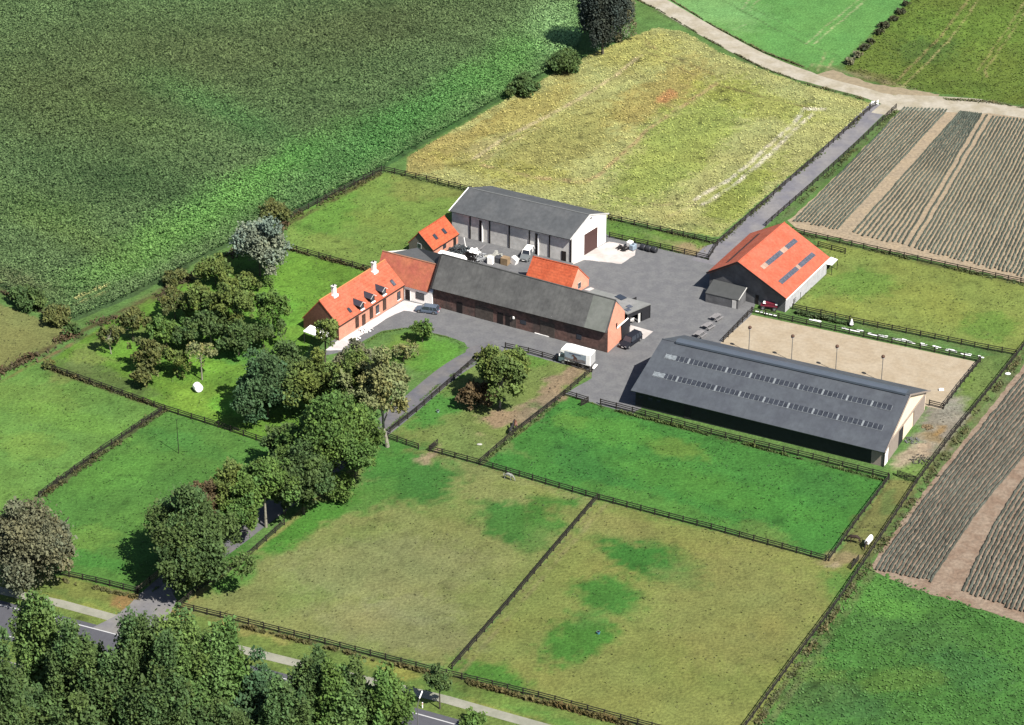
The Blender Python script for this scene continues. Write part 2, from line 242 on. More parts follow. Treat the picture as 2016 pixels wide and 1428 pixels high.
STROKE = [  # tractor lines and bare strips: px polyline, half width px, colour, strength, ragged
 ([(935, 312), (1000, 268), (1060, 238), (1140, 196), (1210, 150), (1260, 110)], 5, (214, 198, 150), .95), ([(945, 320), (1010, 278), (1070, 246)], 2.5, (204, 188, 132), .7),
 ([(1368, 392), (1440, 352), (1500, 300), (1560, 245), (1585, 215), (1625, 216)], 5, (236, 226, 196), 1), ([(1385, 402), (1450, 362), (1520, 300), (1575, 245), (1600, 225)], 5, (236, 226, 196), 1),
 ([(950, 325), (1050, 350), (1150, 360), (1180, 345), (1270, 260), (1410, 165)], 5, (196, 172, 122), .9), ([(1000, 345), (1100, 352), (1200, 350)], 2, (208, 196, 130), .7),
 ([(1255, 95), (1330, 130), (1400, 165), (1480, 185), (1590, 212)], 2.5, (140, 126, 84), .8), ([(1268, 88), (1345, 120), (1420, 155)], 2.5, (150, 136, 90), .8), ([(1200, 385), (1300, 405), (1370, 395)], 3, (166, 150, 110), .6), ([(1370, 400), (1320, 425)], 3, (200, 190, 140), .6), ([(1270, 80), (1290, 95)], 3, (200, 180, 120), .6),
 ([(1385, -20), (1450, 15), (1530, 60), (1600, 92), (1650, 110)], 2.2, (92, 130, 74), .8), ([(1400, -28), (1465, 8), (1545, 50), (1615, 84)], 1.8, (96, 134, 76), .7), ([(1460, 18), (1470, 5), (1500, -20)], 1.8, (190, 198, 150), .7), ([(1475, 22), (1485, 8), (1510, -10)], 1.8, (186, 196, 146), .6),
 ([(1590, 85), (1640, 40), (1700, -10)], 1.8, (196, 204, 150), .9), ([(1605, 85), (1655, 42), (1720, -15)], 1.8, (196, 204, 150), .9), ([(1610, 140), (1625, 105)], 2.5, (196, 190, 140), .8), ([(1628, 142), (1640, 115)], 2.5, (190, 184, 134), .8),
 ([(1440, 60), (1475, 45)], 1, (170, 200, 140), .8), ([(1755, 170), (1800, 125), (1850, 75), (1905, 0), (1930, -40)], 3, (172, 158, 104), .9), ([(1775, 172), (1820, 130), (1870, 78), (1925, 2), (1950, -40)], 2.2, (196, 184, 124), .9), ([(1925, 140), (1935, 125), (1990, 50), (2020, 0)], 2, (178, 168, 110), .9), ([(1945, 152), (1940, 138), (2000, 55), (2030, 5)], 2, (178, 168, 110), .9),
 ([(1290, 20), (1380, 70), (1480, 125), (1590, 160), (1700, 195)], 5, (96, 108, 72), .6), ([(1600, 128), (1700, 150), (1800, 178)], 6, (190, 172, 136), .5),
 ([(-20, 742), (60, 705), (140, 662), (215, 625), (330, 570), (440, 508), (570, 440), (660, 392), (745, 344)], 6, (104, 92, 62), .8), ([(0, 752), (140, 678), (220, 640)], 3, (150, 118, 82), .6),
 ([(150, 675), (90, 705)], 4, (150, 120, 90), .7), ([(150, 598), (215, 572)], 4, (206, 198, 130), .8), ([(0, 572), (60, 602), (140, 640), (155, 665)], 10, (98, 104, 66), .8),
 ([(88, 722), (325, 806)], 9, (112, 108, 70), .7), ([(320, 808), (75, 982)], 6, (98, 98, 68), .85), ([(562, 490), (735, 537)], 4, (92, 108, 62), .7),
 ([(1640, 1108), (1755, 945)], 4, (106, 108, 66), .7), ([(1480, 1440), (1705, 1112), (1810, 952), (2016, 690)], 6, (118, 118, 76), .8), ([(1510, 1430), (1725, 1118)], 9, (120, 132, 84), .7), ([(1820, 990), (1990, 755), (2050, 690)], 20, (122, 138, 88), .8), ([(1840, 940), (2010, 720)], 10, (134, 140, 98), .6),
 ([(355, 1202), (890, 1330), (1300, 1438)], 5, (122, 120, 74), .7), ([(460, 1230), (890, 1338), (1260, 1436)], 8, (112, 104, 66), .5), ([(948, 914), (1112, 780)], 4, (132, 122, 84), .8), ([(1180, 990), (892, 1322)], 3, (134, 124, 88), .7), ([(1195, 990), (905, 1325)], 6, (164, 150, 108), .5),
 ([(850, 892), (1180, 986), (1625, 1106)], 3.5, (120, 118, 72), .7), ([(1180, 800), (1745, 946)], 6, (84, 98, 58), .8), ([(758, 340), (925, 378)], 5, (86, 104, 58), .8), ([(1200, 434), (1412, 482)], 5, (84, 100, 58), .8), ([(1200, 469), (1395, 513)], 3, (84, 110, 60), .8),
 ([(1570, 460), (2060, 572)], 6, (104, 106, 66), .7), ([(1412, 482), (1695, 232)], 4, (120, 130, 80), .7), ([(1530, 440), (1770, 215)], 7, (116, 132, 88), .8), ([(1560, 612), (1990, 700)], 8, (108, 130, 74), .8), ([(1560, 600), (1640, 522)], 6, (96, 118, 66), .8),
 ([(460, 560), (560, 500)], 14, (112, 118, 74), .5), ([(250, 610), (440, 515)], 14, (118, 110, 74), .7), ([(350, 1200), (560, 1038), (600, 1000)], 5, (168, 160, 100), .8), ([(1700, 1100), (1725, 1120)], 6, (80, 120, 60), .8), ([(390, 1165), (470, 1105)], 5, (172, 160, 104), .7), ([(290, 1150), (350, 1100)], 9, (150, 150, 90), .5)]
def paint(X, Y, warp=True):
    px, py = Qn(X, Y)
    if warp:
        wx = (fbm(X, Y, 9, 1)-.5)*38; wy = (fbm(X, Y, 9, 5)-.5)*24
        wx += (fbm(X, Y, 2.2, 9)-.5)*34; wy += (fbm(X, Y, 2.2, 13)-.5)*22
    else: wx = wy = 0
    hx = px+(vnoise(X, Y, 1.1, 3)-.5)*3; hy = py+(vnoise(X, Y, 1.1, 4)-.5)*2
    C = np.zeros(X.shape+(3,)); rid = np.zeros(X.shape, int); rough = np.zeros(X.shape)
    for i, (nm, poly, c, r) in enumerate(REG):
        m = inpoly(hx, hy, poly); C[m] = A(*c); rid[m] = i; rough[m] = r
    for x, y, rx, ry, a, c, st in PATCH:
        t = math.radians(a); dx = px+wx-x; dy = py+wy-y
        u = (dx*math.cos(t)+dy*math.sin(t))/rx; v = (-dx*math.sin(t)+dy*math.cos(t))/ry
        r = np.sqrt(u*u+v*v); rr = REG[rid_at(x, y)][0]; m = np.clip((1.25-r+(vnoise(X, Y, .9, 17)-.5)*.5)/.5, 0, 1)*st if rr != 'maize_field' else np.clip((1.5-r)/1.2, 0, 1)**1.5*st
        names = np.array([REG[k][0] != rr and (rr in ('maize_field', 'beet_field', 'cereal_field') or REG[k][0] in ('maize_field', 'beet_field', 'cereal_field', 'root_crop_field')) for k in range(len(REG))])
        m = m*(~names[rid]); C = C*(1-m[..., None])+np.array(A(*c))*m[..., None]
    rag = fbm(X, Y, 1.6, 21)
    for pts, hw, c, st in STROKE:
        d = dist_line(px+wx*.12, py+wy*.12, pts); m = np.clip((hw*1.25-d)/(hw*.6), 0, 1)*st*np.clip((rag-.25)*3.2, .25, 1)
        C = C*(1-m[..., None])+np.array(A(*c))*m[..., None]
    gr = np.clip((C[..., 1]-C[..., 0])/np.maximum(C[..., 1], 1e-4), 0, 1)          # growth a little more yellow, less pure green
    C = C*np.stack([1+.26*gr, 1+.02*gr, 1+.1*gr], -1)
    return C, rid, rough
def rid_at(x, y):
    k = 0; a = np.array([float(x)]); b = np.array([float(y)])
    for i, (nm, poly, c, r) in enumerate(REG):
        if inpoly(a, b, poly)[0]: k = i
    return k
G = .6
xs = np.arange(-150, 150+G, G); ys = np.arange(-140, 200+G, G)
GX, GY = np.meshgrid(xs, ys); C, RID, RGH = paint(GX, GY)
tone = 1+(fbm(GX, GY, 14, 30)-.5)*.26+(fbm(GX, GY, 3, 34)-.5)*.42*(.35+RGH)+(vnoise(GX, GY, 1.0, 38)-.5)*.3*(.4+RGH)-np.clip(fbm(GX, GY, 1.7, 36)-.66, 0, 1)*2.2*(.3+RGH)
yel = (fbm(GX, GY, 7, 44)-.5)*.16-.02
Cc = C*tone[..., None]; Cc[..., 0] *= 1+yel; Cc[..., 2] *= 1-yel*.3
Zg = (vnoise(GX, GY, 1.3, 50)-.5)*.05*RGH
V = np.stack([GX, GY, Zg], -1).reshape(-1, 3); CV = Cc.reshape(-1, 3)
ny, nx = GX.shape; idx = np.arange(ny*nx).reshape(ny, nx)
FQ = np.stack([idx[:-1, :-1], idx[:-1, 1:], idx[1:, 1:], idx[1:, :-1]], -1).reshape(-1, 4)
frid = RID[:-1, :-1].reshape(-1)
GRASS = mat('field_growth', (0, 0, 0), rough=.95, var=.2, scale=1.9, bump=.22, spec=.1, vcol=True, detail=9)
for nm in sorted(set(r[0] for r in REG)):
    ids = [i for i, r in enumerate(REG) if r[0] == nm]; sel = np.isin(frid, ids)
    if not sel.any(): continue
    f = FQ[sel]; u, inv = np.unique(f, return_inverse=True)
    tag(qmesh(nm, V[u], inv.reshape(f.shape), GRASS, CV[u], smooth=True), kind='structure')
MB().poly([(-3000, -2000, -.3), (3000, -2000, -.3), (3000, 5000, -.3), (-3000, 5000, -.3)]).build('ground', mat('far_grass', A(100, 140, 72), var=.25, scale=.05, bump=0)); tag(bpy.data.objects['ground'], kind='structure')

def sheet(name, px, z, m):
    o = MB().poly([P(x, y, 0)+np.array([0, 0, z]) for x, y in px]).build(name, m)
    o.data.update(); return tag(o, kind='structure')
def ribbon(name, cl, wid, z, m, cx=None):
    """strip following a px centre line, width in metres"""
    pts = [P(x, y, 0) for x, y in cl]; L = []; R = []
    for i, p in enumerate(pts):
        a = pts[max(0, i-1)]; b = pts[min(len(pts)-1, i+1)]; d = (b-a)[:2]; d /= np.linalg.norm(d); n = np.array([-d[1], d[0], 0])
        h = (wid[i] if hasattr(wid, '__len__') else wid)/2
        L.append(p+n*h+[0, 0, z]); R.append(p-n*h+[0, 0, z])
    b = MB()
    for i in range(len(pts)-1): b.add([L[i], R[i], R[i+1], L[i+1]], [(0, 1, 2, 3)])
    return tag(b.build(name, m), kind='structure')
def smooth_px(pts, k=6):
    out = []
    for i in range(len(pts)-1):
        p0 = pts[max(0, i-1)]; p1 = pts[i]; p2 = pts[i+1]; p3 = pts[min(len(pts)-1, i+2)]
        for j in range(k):
            t = j/k; out.append(tuple(.5*((2*p1[c])+(-p0[c]+p2[c])*t+(2*p0[c]-5*p1[c]+4*p2[c]-p3[c])*t*t+(-p0[c]+3*p1[c]-3*p2[c]+p3[c])*t**3) for c in (0, 1)))
    return out+[pts[-1]]
def rough_edge(pts, amp=1.2, step=9):
    out = []; n = len(pts)
    for i in range(n):
        x0, y0 = pts[i]; x1, y1 = pts[(i+1) % n]; L = math.hypot(x1-x0, y1-y0); k = max(1, int(L/step))
        for j in range(k):
            t = j/k; a = 0 if j == 0 else amp
            out.append((x0+(x1-x0)*t+random.uniform(-a, a), y0+(y1-y0)*t+random.uniform(-a, a)*.7))
    return out
ASPH = mat('asphalt', A(136, 136, 139), rough=.9, var=.08, scale=2.2, col2=A(148, 148, 149), bump=.02, detail=12)
DRIVE = mat('drive_asphalt', A(128, 128, 136), rough=.9, var=.08, scale=1.2, col2=A(146, 142, 140))
CONC = mat('pale_concrete', (.36, .33, .315), rough=.9, var=.06, scale=1.5, col2=(.3, .27, .25))
TRACK = mat('pale_gravel', A(226, 216, 196), rough=.95, var=.08, scale=1.2, col2=A(206, 194, 168), bump=.03)
SAND = mat('arena_sand', A(214, 194, 164), rough=.95, var=.07, scale=1.5, col2=A(224, 206, 178), stripes=((.44, .9, 0), 1.2, .03, .3), bump=.04)
SOIL = mat('tilled_soil', A(196, 176, 148), rough=.95, var=.18, scale=1.6, col2=A(206, 184, 152), bump=.12)
PATHM = mat('footpath_paving', A(196, 194, 176), rough=.9, var=.05, scale=2, col2=A(180, 180, 160))
# yard: far court, between the buildings, front court
sheet('yard', rough_edge([(852, 565), (740, 610), (655, 665), (640, 700), (672, 694), (752, 652), (800, 645), (880, 662), (915, 675), (920, 684), (975, 692), (1010, 690), (1095, 714), (1165, 730), (1165, 745), (1112, 776), (1182, 798), (1245, 815), (1420, 700), (1480, 618), (1500, 560), (1530, 520), (1412, 490), (1395, 508), (1350, 502), (1200, 466), (1170, 440), (1050, 430), (885, 440), (870, 500), (880, 520)], .6), .014, ASPH)
ribbon('drive', smooth_px([(985, 685), (940, 700), (900, 722), (860, 752), (790, 812), (735, 856), (640, 925), (560, 985), (505, 1025), (440, 1075), (350, 1135), (305, 1172)]), [6.2]*7+[4.6]*80, .018, DRIVE)
sheet('drive_mouth', [(276, 1168), (330, 1148), (348, 1182), (334, 1212), (318, 1250), (300, 1268), (182, 1236), (226, 1214), (256, 1190)], .026, mat('entrance_tarmac', A(150, 148, 152), var=.07, scale=1, col2=A(166, 162, 158)))
ribbon('access_road', smooth_px([(1395, 520), (1430, 486), (1500, 425), (1580, 350), (1660, 278), (1735, 206)]), [7.5]*6+[5.4]*12+[4.8]*20, .018, mat('access_asphalt', A(150, 148, 156), rough=.9, var=.07, scale=1, col2=A(170, 166, 166)))
ribbon('farm_track', smooth_px([(1230, -30), (1300, 8), (1400, 66), (1500, 118), (1600, 155), (1700, 182), (1760, 200), (1850, 205), (1950, 213), (2120, 238)]), [5.5]*24+[4.6]*12+[8]*12+[5.5]*30, .022, TRACK)
sheet('track_junction', rough_edge([(1690, 175), (1760, 188), (1850, 200), (1800, 212), (1768, 218), (1745, 228), (1715, 222), (1735, 205)], 1.5), .026, TRACK)
sheet('gravel_patch', rough_edge([(1600, 148), (1640, 138), (1720, 166), (1850, 186), (1840, 198), (1700, 180)], 2), .014, mat('sandy_verge', A(190, 172, 140), var=.12, scale=1))
sheet('riding_arena', [(1480, 620), (1924, 713), (1854, 806), (1822, 800), (1700, 830), (1500, 760), (1418, 676)], .016, SAND)
sheet('concrete_apron', rough_edge([(1130, 512), (1199, 476), (1252, 487), (1250, 503), (1223, 520), (1150, 512), (1128, 521)], .8), .02, CONC)
sheet('concrete_pad', [(1240.5, 640), (1286, 653), (1268, 668), (1240, 660)], .02, CONC)
sheet('concrete_step', [(1163, 566), (1170, 568), (1166, 574), (1150, 571)], .02, CONC)
sheet('terrace', rough_edge([(796, 592), (856, 605), (838, 618), (795, 612), (760, 628), (735, 645), (700, 668), (672, 690), (640, 690), (668, 668)], .8), .02, mat('terrace_paving', (.42, .39, .385), var=.06, scale=1, col2=(.33, .3, .29)))
sheet('soil_field', rough_edge([(1550, 434), (1566, 424), (1672, 322), (1782, 208), (1830, 206), (2200, 250), (2200, 640), (2060, 566), (1880, 524), (1640, 468), (1570, 452)], 2), .014, SOIL)
sheet('soil_field', rough_edge([(1716, 1112), (1780, 1020), (1862, 912), (1960, 790), (2040, 690), (2200, 600), (2300, 1300), (2016, 1228), (1900, 1190), (1800, 1160), (1722, 1126)], 2), .014, mat('red_soil', A(184, 162, 140), rough=.95, var=.18, scale=1.6, col2=A(166, 140, 118), bump=.12))
# public road with edge line, footpaths
ROADM = mat('road_asphalt', A(112, 112, 120), rough=.85, var=.06, scale=1.2)
rc = [(-200, 1167), (0, 1220), (42, 1230), (181, 1266), (208, 1273), (812, 1432), (898, 1456), (1200, 1538)]
ribbon('road', rc, 9.0, .02, ROADM)
WLINE = mat('road_paint', A(250, 250, 250), var=.04)
for dy, w_ in ((-29, .22), (29, .22)):
    ribbon('road_line', [(x, y+dy) for x, y in rc], w_, .024, WLINE)
ribbon('footpath', [(-200, 1110), (0, 1163), (50, 1174), (117, 1188), (235, 1220), (330, 1244), (470, 1278), (640, 1320), (880, 1378), (1010, 1415), (1200, 1468)], 1.9, .022, PATHM)
ribbon('footpath', [(-200, 1260), (0, 1306), (30, 1314), (200, 1355)], 1.9, .022, PATHM)

# crop rows (far too many single plants to count)
def rows(name, guides, n, wd, h, c1, label):
    Vs = []; Fs = []; Cs = []; k = 0
    for gi, (g0, g1) in enumerate(guides):
        for r in range(n[gi]):
            t = (r+.5)/n[gi]
            cl = [(a[0]*(1-t)+b[0]*t, a[1]*(1-t)+b[1]*t) for a, b in zip(g0, g1)]
            off0 = random.uniform(-3, 3); cl[0] = (cl[0][0]-off0*.6, cl[0][1]+off0*.8)
            W = [P(*c)[:2] for c in smooth_px(cl, 4)] if len(cl) > 2 else [P(*c)[:2] for c in cl]
            pts = []
            for a, b in zip(W[:-1], W[1:]):
                m = max(1, int(np.linalg.norm(b-a)/.45)); pts += [a+(b-a)*j/m for j in range(m)]
            pts = np.array(pts+[W[-1]]); d = np.gradient(pts, axis=0); d /= np.linalg.norm(d, axis=1)[:, None]; nn = np.stack([-d[:, 1], d[:, 0]], 1)
            M = len(pts); wob = (fbm(pts[:, 0], pts[:, 1], 5, 130)-.5)*.3+(vnoise(pts[:, 0], pts[:, 1], 1.0, 133)-.5)*.12; pts = pts+nn*wob[:, None]; gapm = np.where(vnoise(pts[:, 0]*1.0+r*7.3, pts[:, 1], 1.4, 140) < .12, .12, 1.0); prof = [(-.5, .02), (-.33, .8), (.02, 1), (.35, .75), (.5, .02)]
            for a, z in prof:
                jj = RNG.uniform(.75, 1.25, M)*(a*wd)
                p = pts+nn*jj[:, None]; zz = h*z*RNG.uniform(.45, 1.25, M)*gapm+.01
                Vs.append(np.column_stack([p, zz])); br = RNG.uniform(.5, 1.4, M)*(.75+.5*fbm(pts[:, 0], pts[:, 1], 9, 150))
                Cs.append(np.array(c1)[None]*br[:, None]*(1+.12*math.sin(r*1.7)))
            for q in range(4):
                i = np.arange(M-1); Fs.append(np.column_stack([k+q*M+i, k+q*M+i+1, k+(q+1)*M+i+1, k+(q+1)*M+i]))
            k += 5*M
    o = qmesh(name, np.concatenate(Vs), np.concatenate(Fs), mat('crop_row_leaves', (0, 0, 0), rough=.9, var=.25, scale=5, vcol=True, spec=.1), np.concatenate(Cs))
    return tag(o, label, 'crop rows', kind='stuff')
g = [[(1560, 434), (1778, 212)], [(1650, 452), (1868, 216)], [(1674, 458), (1890, 219)], [(1780, 484), (1934, 225)], [(1798, 488), (1952, 229)], [(2078, 562), (2200, 254)]]
rows('leek_rows', [(g[0], g[1]), (g[2], g[3]), ([(1786, 486), (1940, 226)], [(1793, 487), (1946, 228)]), (g[4], g[5])], [13, 11, 1, 36], .42, .3, A(108, 116, 104), 'dark green crop rows on the pale soil of the upper right field')
g0 = [(1718, 1122), (1780, 1033), (1864, 922), (2050, 692)]; g1 = [(1836, 1146), (1903, 1042), (1966, 960), (2110, 790)]
g2 = [(1890, 1164), (1950, 1042), (2016, 938), (2150, 770)]; g3 = [(2046, 1218), (2090, 1120), (2140, 1020), (2230, 900)]
rows('leek_rows', [(g0, g1), (g2, g3)], [14, 18], .44, .32, A(104, 108, 98), 'dark green crop rows on the reddish soil of the lower right field')
# ------------------------------------------------------------------ leaves in fields
LEAF = mat('leaf', (0, 0, 0), rough=.75, var=.1, scale=2, vcol=True, spec=.25, translucent=.22)
def cards(cen, size, col, tilt=.6, jit=.25):
    n = len(cen); th = RNG.uniform(0, 2*np.pi, n); ti = RNG.normal(0, tilt, n); t2 = RNG.normal(0, tilt, n)
    u = np.column_stack([np.cos(th), np.sin(th), np.sin(ti)]); v = np.column_stack([-np.sin(th), np.cos(th), np.sin(t2)])
    s = (size*RNG.uniform(.6, 1.35, n))[:, None]/2; asp = RNG.uniform(.55, 1, n)[:, None]
    c = np.stack([cen-u*s, cen-v*s*asp, cen+u*s, cen+v*s*asp], 1).reshape(-1, 3)
    cc = np.repeat(col*RNG.uniform(1-jit, 1+jit, (n, 1)), 4, axis=0)
    return c, np.arange(4*n).reshape(n, 4), cc
def scatter(name, poly, dens, size, zlo, zhi, bright, label, cat, tilt=.6, jit=.25, clump=None, fixed=None):
    W = np.array([P(x, y)[:2] for x, y in poly]); lo = np.maximum(W.min(0), [-132, -132]); hi = np.minimum(W.max(0), [132, 192])
    n = int((hi-lo).prod()*dens); X = RNG.uniform(lo[0], hi[0], n); Y = RNG.uniform(lo[1], hi[1], n)
    px, py = Qn(X, Y); m = inpoly(px, py, poly) & (px > -40) & (px < 2060) & (py > -70) & (py < 1470)
    if clump is not None: m &= fbm(X, Y, clump[0], 60) > clump[1]
    X = X[m]; Y = Y[m]; C, _, _ = paint(X, Y)
    if fixed is not None: C = C*.5+np.array(fixed)*.5
    if name == 'maize_plants': C = (C*.8+C.mean(1)[:, None]*.2)*np.array([1.04, 1.04, .84]); jit = .16
    t = 1+(fbm(X, Y, 7, 70)-.5)*.35+(fbm(X, Y, 1.5, 75)-.5)*.45
    if name == 'maize_plants': u_ = X*.9-Y*.43; t = t*(1+.07*np.sin(u_*2*np.pi/1.5))+(fbm(u_*.25, X*.43+Y*.9, 4, 88)-.5)*.35
    Z = zlo+(zhi-zlo)*RNG.random(len(X))**.7*(.6+.6*fbm(X, Y, 2.2, 80))
    if name == 'beet_leaves': t = t*np.where(RNG.random(len(X)) < .16, .45, 1.0)
    V, Fq, Cv = cards(np.column_stack([X, Y, Z]), size, C*(t*bright)[:, None], tilt, jit)
    return tag(qmesh(name, V, Fq, LEAF, Cv), label, cat, kind='stuff')
scatter('maize_plants', MAIZE, 14, .36, 1.1, 1.6, 2.4, 'dense tall dark green maize covering the large upper left field', 'maize', tilt=.34)
scatter('beet_leaves', BEET, 3.6, .36, .04, .26, 1.85, 'low yellow and green leaves covering the large field behind the farm', 'crop leaves', tilt=.3, jit=.16)
scatter('crop_leaves', TOPOLIVE, 2.5, .4, .05, .3, 1.1, 'low olive green crop leaves in the top right field', 'crop leaves', tilt=.4)
scatter('tall_grass', REG[18][1], 3.5, .4, .02, .26, 1.4, 'rough green grass tufts covering the bottom right field', 'grass', tilt=.26, jit=.14)

PAST = [r[1] for r in REG if r[0] in ('pasture', 'orchard_grass', 'grass_strip', 'meadow')][1:]
for k_, poly_ in enumerate(PAST):
    nm_ = ['left hand pasture', 'pasture left of the drive', 'meadow at the left edge', 'upper left pasture', 'orchard', 'dry left front paddock', 'dry right front paddock', 'lush green paddock by the riding hall', 'horse paddock', 'right hand paddock', 'grass strip by the warehouse', 'narrow lane on the right', 'strip beside the riding hall', 'bottom right field'][k_]
    dr_ = 'dry' in nm_ or 'meadow' in nm_
    scatter('grass_tufts', poly_, .5 if dr_ else 1.3, .34, .02, .16, .84 if dr_ else .9, 'small darker grass tufts in the '+nm_, 'grass', tilt=.5, clump=(2.0, .5))
# ------------------------------------------------------------------ trees
def seg_tube(b, pts, rad, n=6):
    for (p, q), (r0, r1) in zip(zip(pts[:-1], pts[1:]), zip(rad[:-1], rad[1:])): b.cyl(p, q, r0, r1, n)
BARK = mat('bark', A(120, 112, 96), rough=.95, var=.25, scale=3, bump=.05)
PALEBARK = mat('pale_bark', A(196, 190, 170), rough=.95, var=.2, scale=3)
def tree(name, bx, by, top, wd, col, label, cat='tree', group=None, style='round', trunk=.22, dens=1.25, leaf=.34, bark=None, irr=1.0, lean=0.0, colj=.18, cbx=0):
    """bx,by ground px; top px; wd crown width px; styles round / plume / open"""
    base = P(bx, by); s = ppm(by); H = (by-top)/(s*.866)*1.0; R = wd/2/s
    H = max(H-R*.3, R*1.2)                          # the crown's far side shows above its top
    rt = np.random.default_rng(int(bx*13+by*7)); e = empty(name, base.tolist()); tag(e, label, cat, group)
    plume = style == 'plume'; R *= 1.42 if plume else 1.18
    if plume: H = (by-top)/(s*.866)*1.04
    an = rt.uniform(0, 6.28, 3)
    def dirf(d): t = math.atan2(d[1], d[0]); return 1+irr*(.16*math.sin(t*2+an[0])+.14*math.sin(t*3+an[1])+.1*math.sin(d[2]*5+an[2]))
    zb = H*trunk; cz = (H+zb)/2; rz = (H-zb)/2; ox = cbx/s
    nl = max(10, int((26 if plume else 20)+R*(8 if plume else 7))); lob = []
    for i in range(nl):
        d = rt.normal(size=3); d /= np.linalg.norm(d); d[2] = abs(d[2])*.95-.3 if rt.random() < .7 else d[2]
        q = rt.uniform(.4, 1.0)*dirf(d)
        if plume:
            c = np.array([d[0]*R*q*.85, d[1]*R*q*.85, cz+d[2]*rz*q]); lr = rt.uniform(.16, .3)*R; lz = lr*rt.uniform(1.5, 2.6)
            c[2] = min(c[2], H-lz*.4); tp_ = 1.12-.62*max(0, (c[2]-zb)/(H-zb))**1.4; c[0] *= tp_; c[1] *= tp_
        else:
            sh = 1-.35*max(0, d[2]); c = np.array([d[0]*R*q*sh, d[1]*R*q*sh, cz+d[2]*rz*q]); lr = rt.uniform(.14, .36)*R; lz = lr*rt.uniform(.7, 1.15)
        if style == 'open': lr *= .8; lz *= .85
        c[0] += ox*(c[2]/H)
        lob.append((c, lr, lz, rt.uniform(1-colj, 1+colj), rt.uniform(-.12, .1)))
    if style != 'open': lob.append((np.array([ox*.7, 0, cz]), R*(.55 if irr > .5 else .84), rz*(.66 if irr > .5 else .9), .9, 0))
    Cn = []; Cc_ = []
    for c, lr, lz, b_, hue in lob:
        n = int(dens*5.0*(lr*lr*2+lr*lz*2)/(leaf*leaf))
        d = rt.normal(size=(n, 3)); d /= np.linalg.norm(d, axis=1)[:, None]; q = (rt.uniform(.5, 1.0, n)+np.where(rt.random(n) < .22, rt.uniform(0, .42, n), 0))[:, None]
        keep = vnoise(d[:, 0]*3+c[0]*5, d[:, 1]*3+d[:, 2]*2.6+c[2]*3, .9, 90) > (.42 if style == 'open' else .3); d = d[keep]; q = q[keep]
        p = c+d*q*np.array([lr, lr, lz]); Cn.append(p)
        k = np.array(col)*b_*np.array([1+hue, 1, 1-hue])
        Cc_.append(np.tile(k, (len(p), 1)))
    Cn = np.concatenate(Cn); Cc_ = np.concatenate(Cc_); m = Cn[:, 2] > .1; Cn = Cn[m]; Cc_ = Cc_[m]
    V, Fq, Cv = cards(Cn, leaf*np.where(rt.random(len(Cn)) < .25, 1.5, .95), Cc_, tilt=.9, jit=.3)
    qmesh('crown', V, Fq, LEAF, Cv, parent=e)
    b = MB(); r0 = max(.08, H*.0145); tp = [(0, 0, 0), (ox*.2, 0, zb*.6), (ox*.5, 0, zb*1.1+.2), (ox*.7, 0, cz+rz*.3)]
    seg_tube(b, tp, [r0*1.25, r0, r0*.8, r0*.25], 8)
    for c, lr, lz, _, _ in lob[:16]:
        st = Vector(tp[2])+(Vector(tp[3])-Vector(tp[2]))*rt.uniform(0, .5); mid = st.lerp(Vector(c.tolist()), .5)+Vector((0, 0, -.1*R))
        seg_tube(b, [st, mid, c.tolist()], [r0*.4, r0*.28, r0*.08], 5)
    b.build('trunk', bark or BARK, e)
    return e
DK = A(108, 138, 74); OL = A(140, 162, 80); BR = A(134, 142, 78); GR = A(124, 162, 76); BL = A(98, 134, 84); YE = A(172, 176, 112); SI = A(178, 194, 166); GY = A(150, 152, 116); PO = A(112, 144, 78); RD = A(136, 116, 80); PB = A(130, 166, 86)
T = tree
T('poplar_tree', 512, 543, 424, 104, SI, 'large silvery grey leaved tree by the fence behind the orchard', dens=1.1, leaf=.4)
T('bush', 540, 432, 396, 58, BR, 'brown olive bush at the maize edge behind the silvery tree', 'bush', trunk=.1, style='open', dens=1.4)
G1 = 'orchard trees left of the farmhouse'
for bx, by, tp, wd, c, lb, kw in [
 (425, 562, 497, 84, OL, 'olive green tree just below left of the silvery tree', {}), (345, 560, 530, 58, BR, 'low brown green bush tree at the maize edge', dict(trunk=.1)),
 (480, 570, 535, 60, OL, 'small olive tree below the dark shadow of the silvery tree', dict(trunk=.12)),
 (262, 672, 592, 66, BR, 'brownish tree at the left edge of the orchard group', {}), (219, 697, 632, 44, BR, 'small leaning tree with a pale trunk at the orchard corner', dict(bark=PALEBARK, trunk=.35, cbx=-6)),
 (345, 628, 556, 70, BR, 'dark brownish tree behind the middle of the orchard', {}), (408, 645, 545, 92, OL, 'broad yellowish olive tree in the middle of the orchard', {}),
 (470, 662, 535, 104, OL, 'widest olive orchard tree below the silvery tree', dict(style='open', dens=1.6)), (538, 662, 552, 80, GR, 'green airy tree nearest the white roofed porch', dict(style='open', dens=1.6, bark=PALEBARK)),
 (416, 678, 590, 84, DK, 'dark green orchard tree with a pale stem', dict(bark=PALEBARK)), (470, 700, 618, 92, DK, 'dark green low tree on the shaded side of the orchard', {}), (520, 690, 620, 70, DK, 'dark green tree beside the grass behind the porch', {}),
 (328, 682, 612, 74, GR, 'grey green tree left of the orchard middle', {}), (372, 690, 622, 62, DK, 'small dark tree between two orchard crowns', {}),
 (300, 735, 655, 78, BR, 'brown green round tree in front of the orchard', {}), (290, 760, 708, 56, BR, 'lowest brown bushy tree of the orchard front', dict(trunk=.12)), (350, 742, 672, 56, OL, 'olive tree beside the sapling with white trunk', {})]:
    kw = dict(kw); kw.setdefault('style', 'open'); kw.setdefault('dens', 1.45); T('orchard_tree', bx, by, tp+4, wd*.86, c, lb, group=G1, **kw)
T('young_tree', 398, 748, 664, 50, YE, 'sparse yellowish sapling with a white trunk above the white bale', style='open', dens=.8, trunk=.4, bark=PALEBARK, leaf=.3)
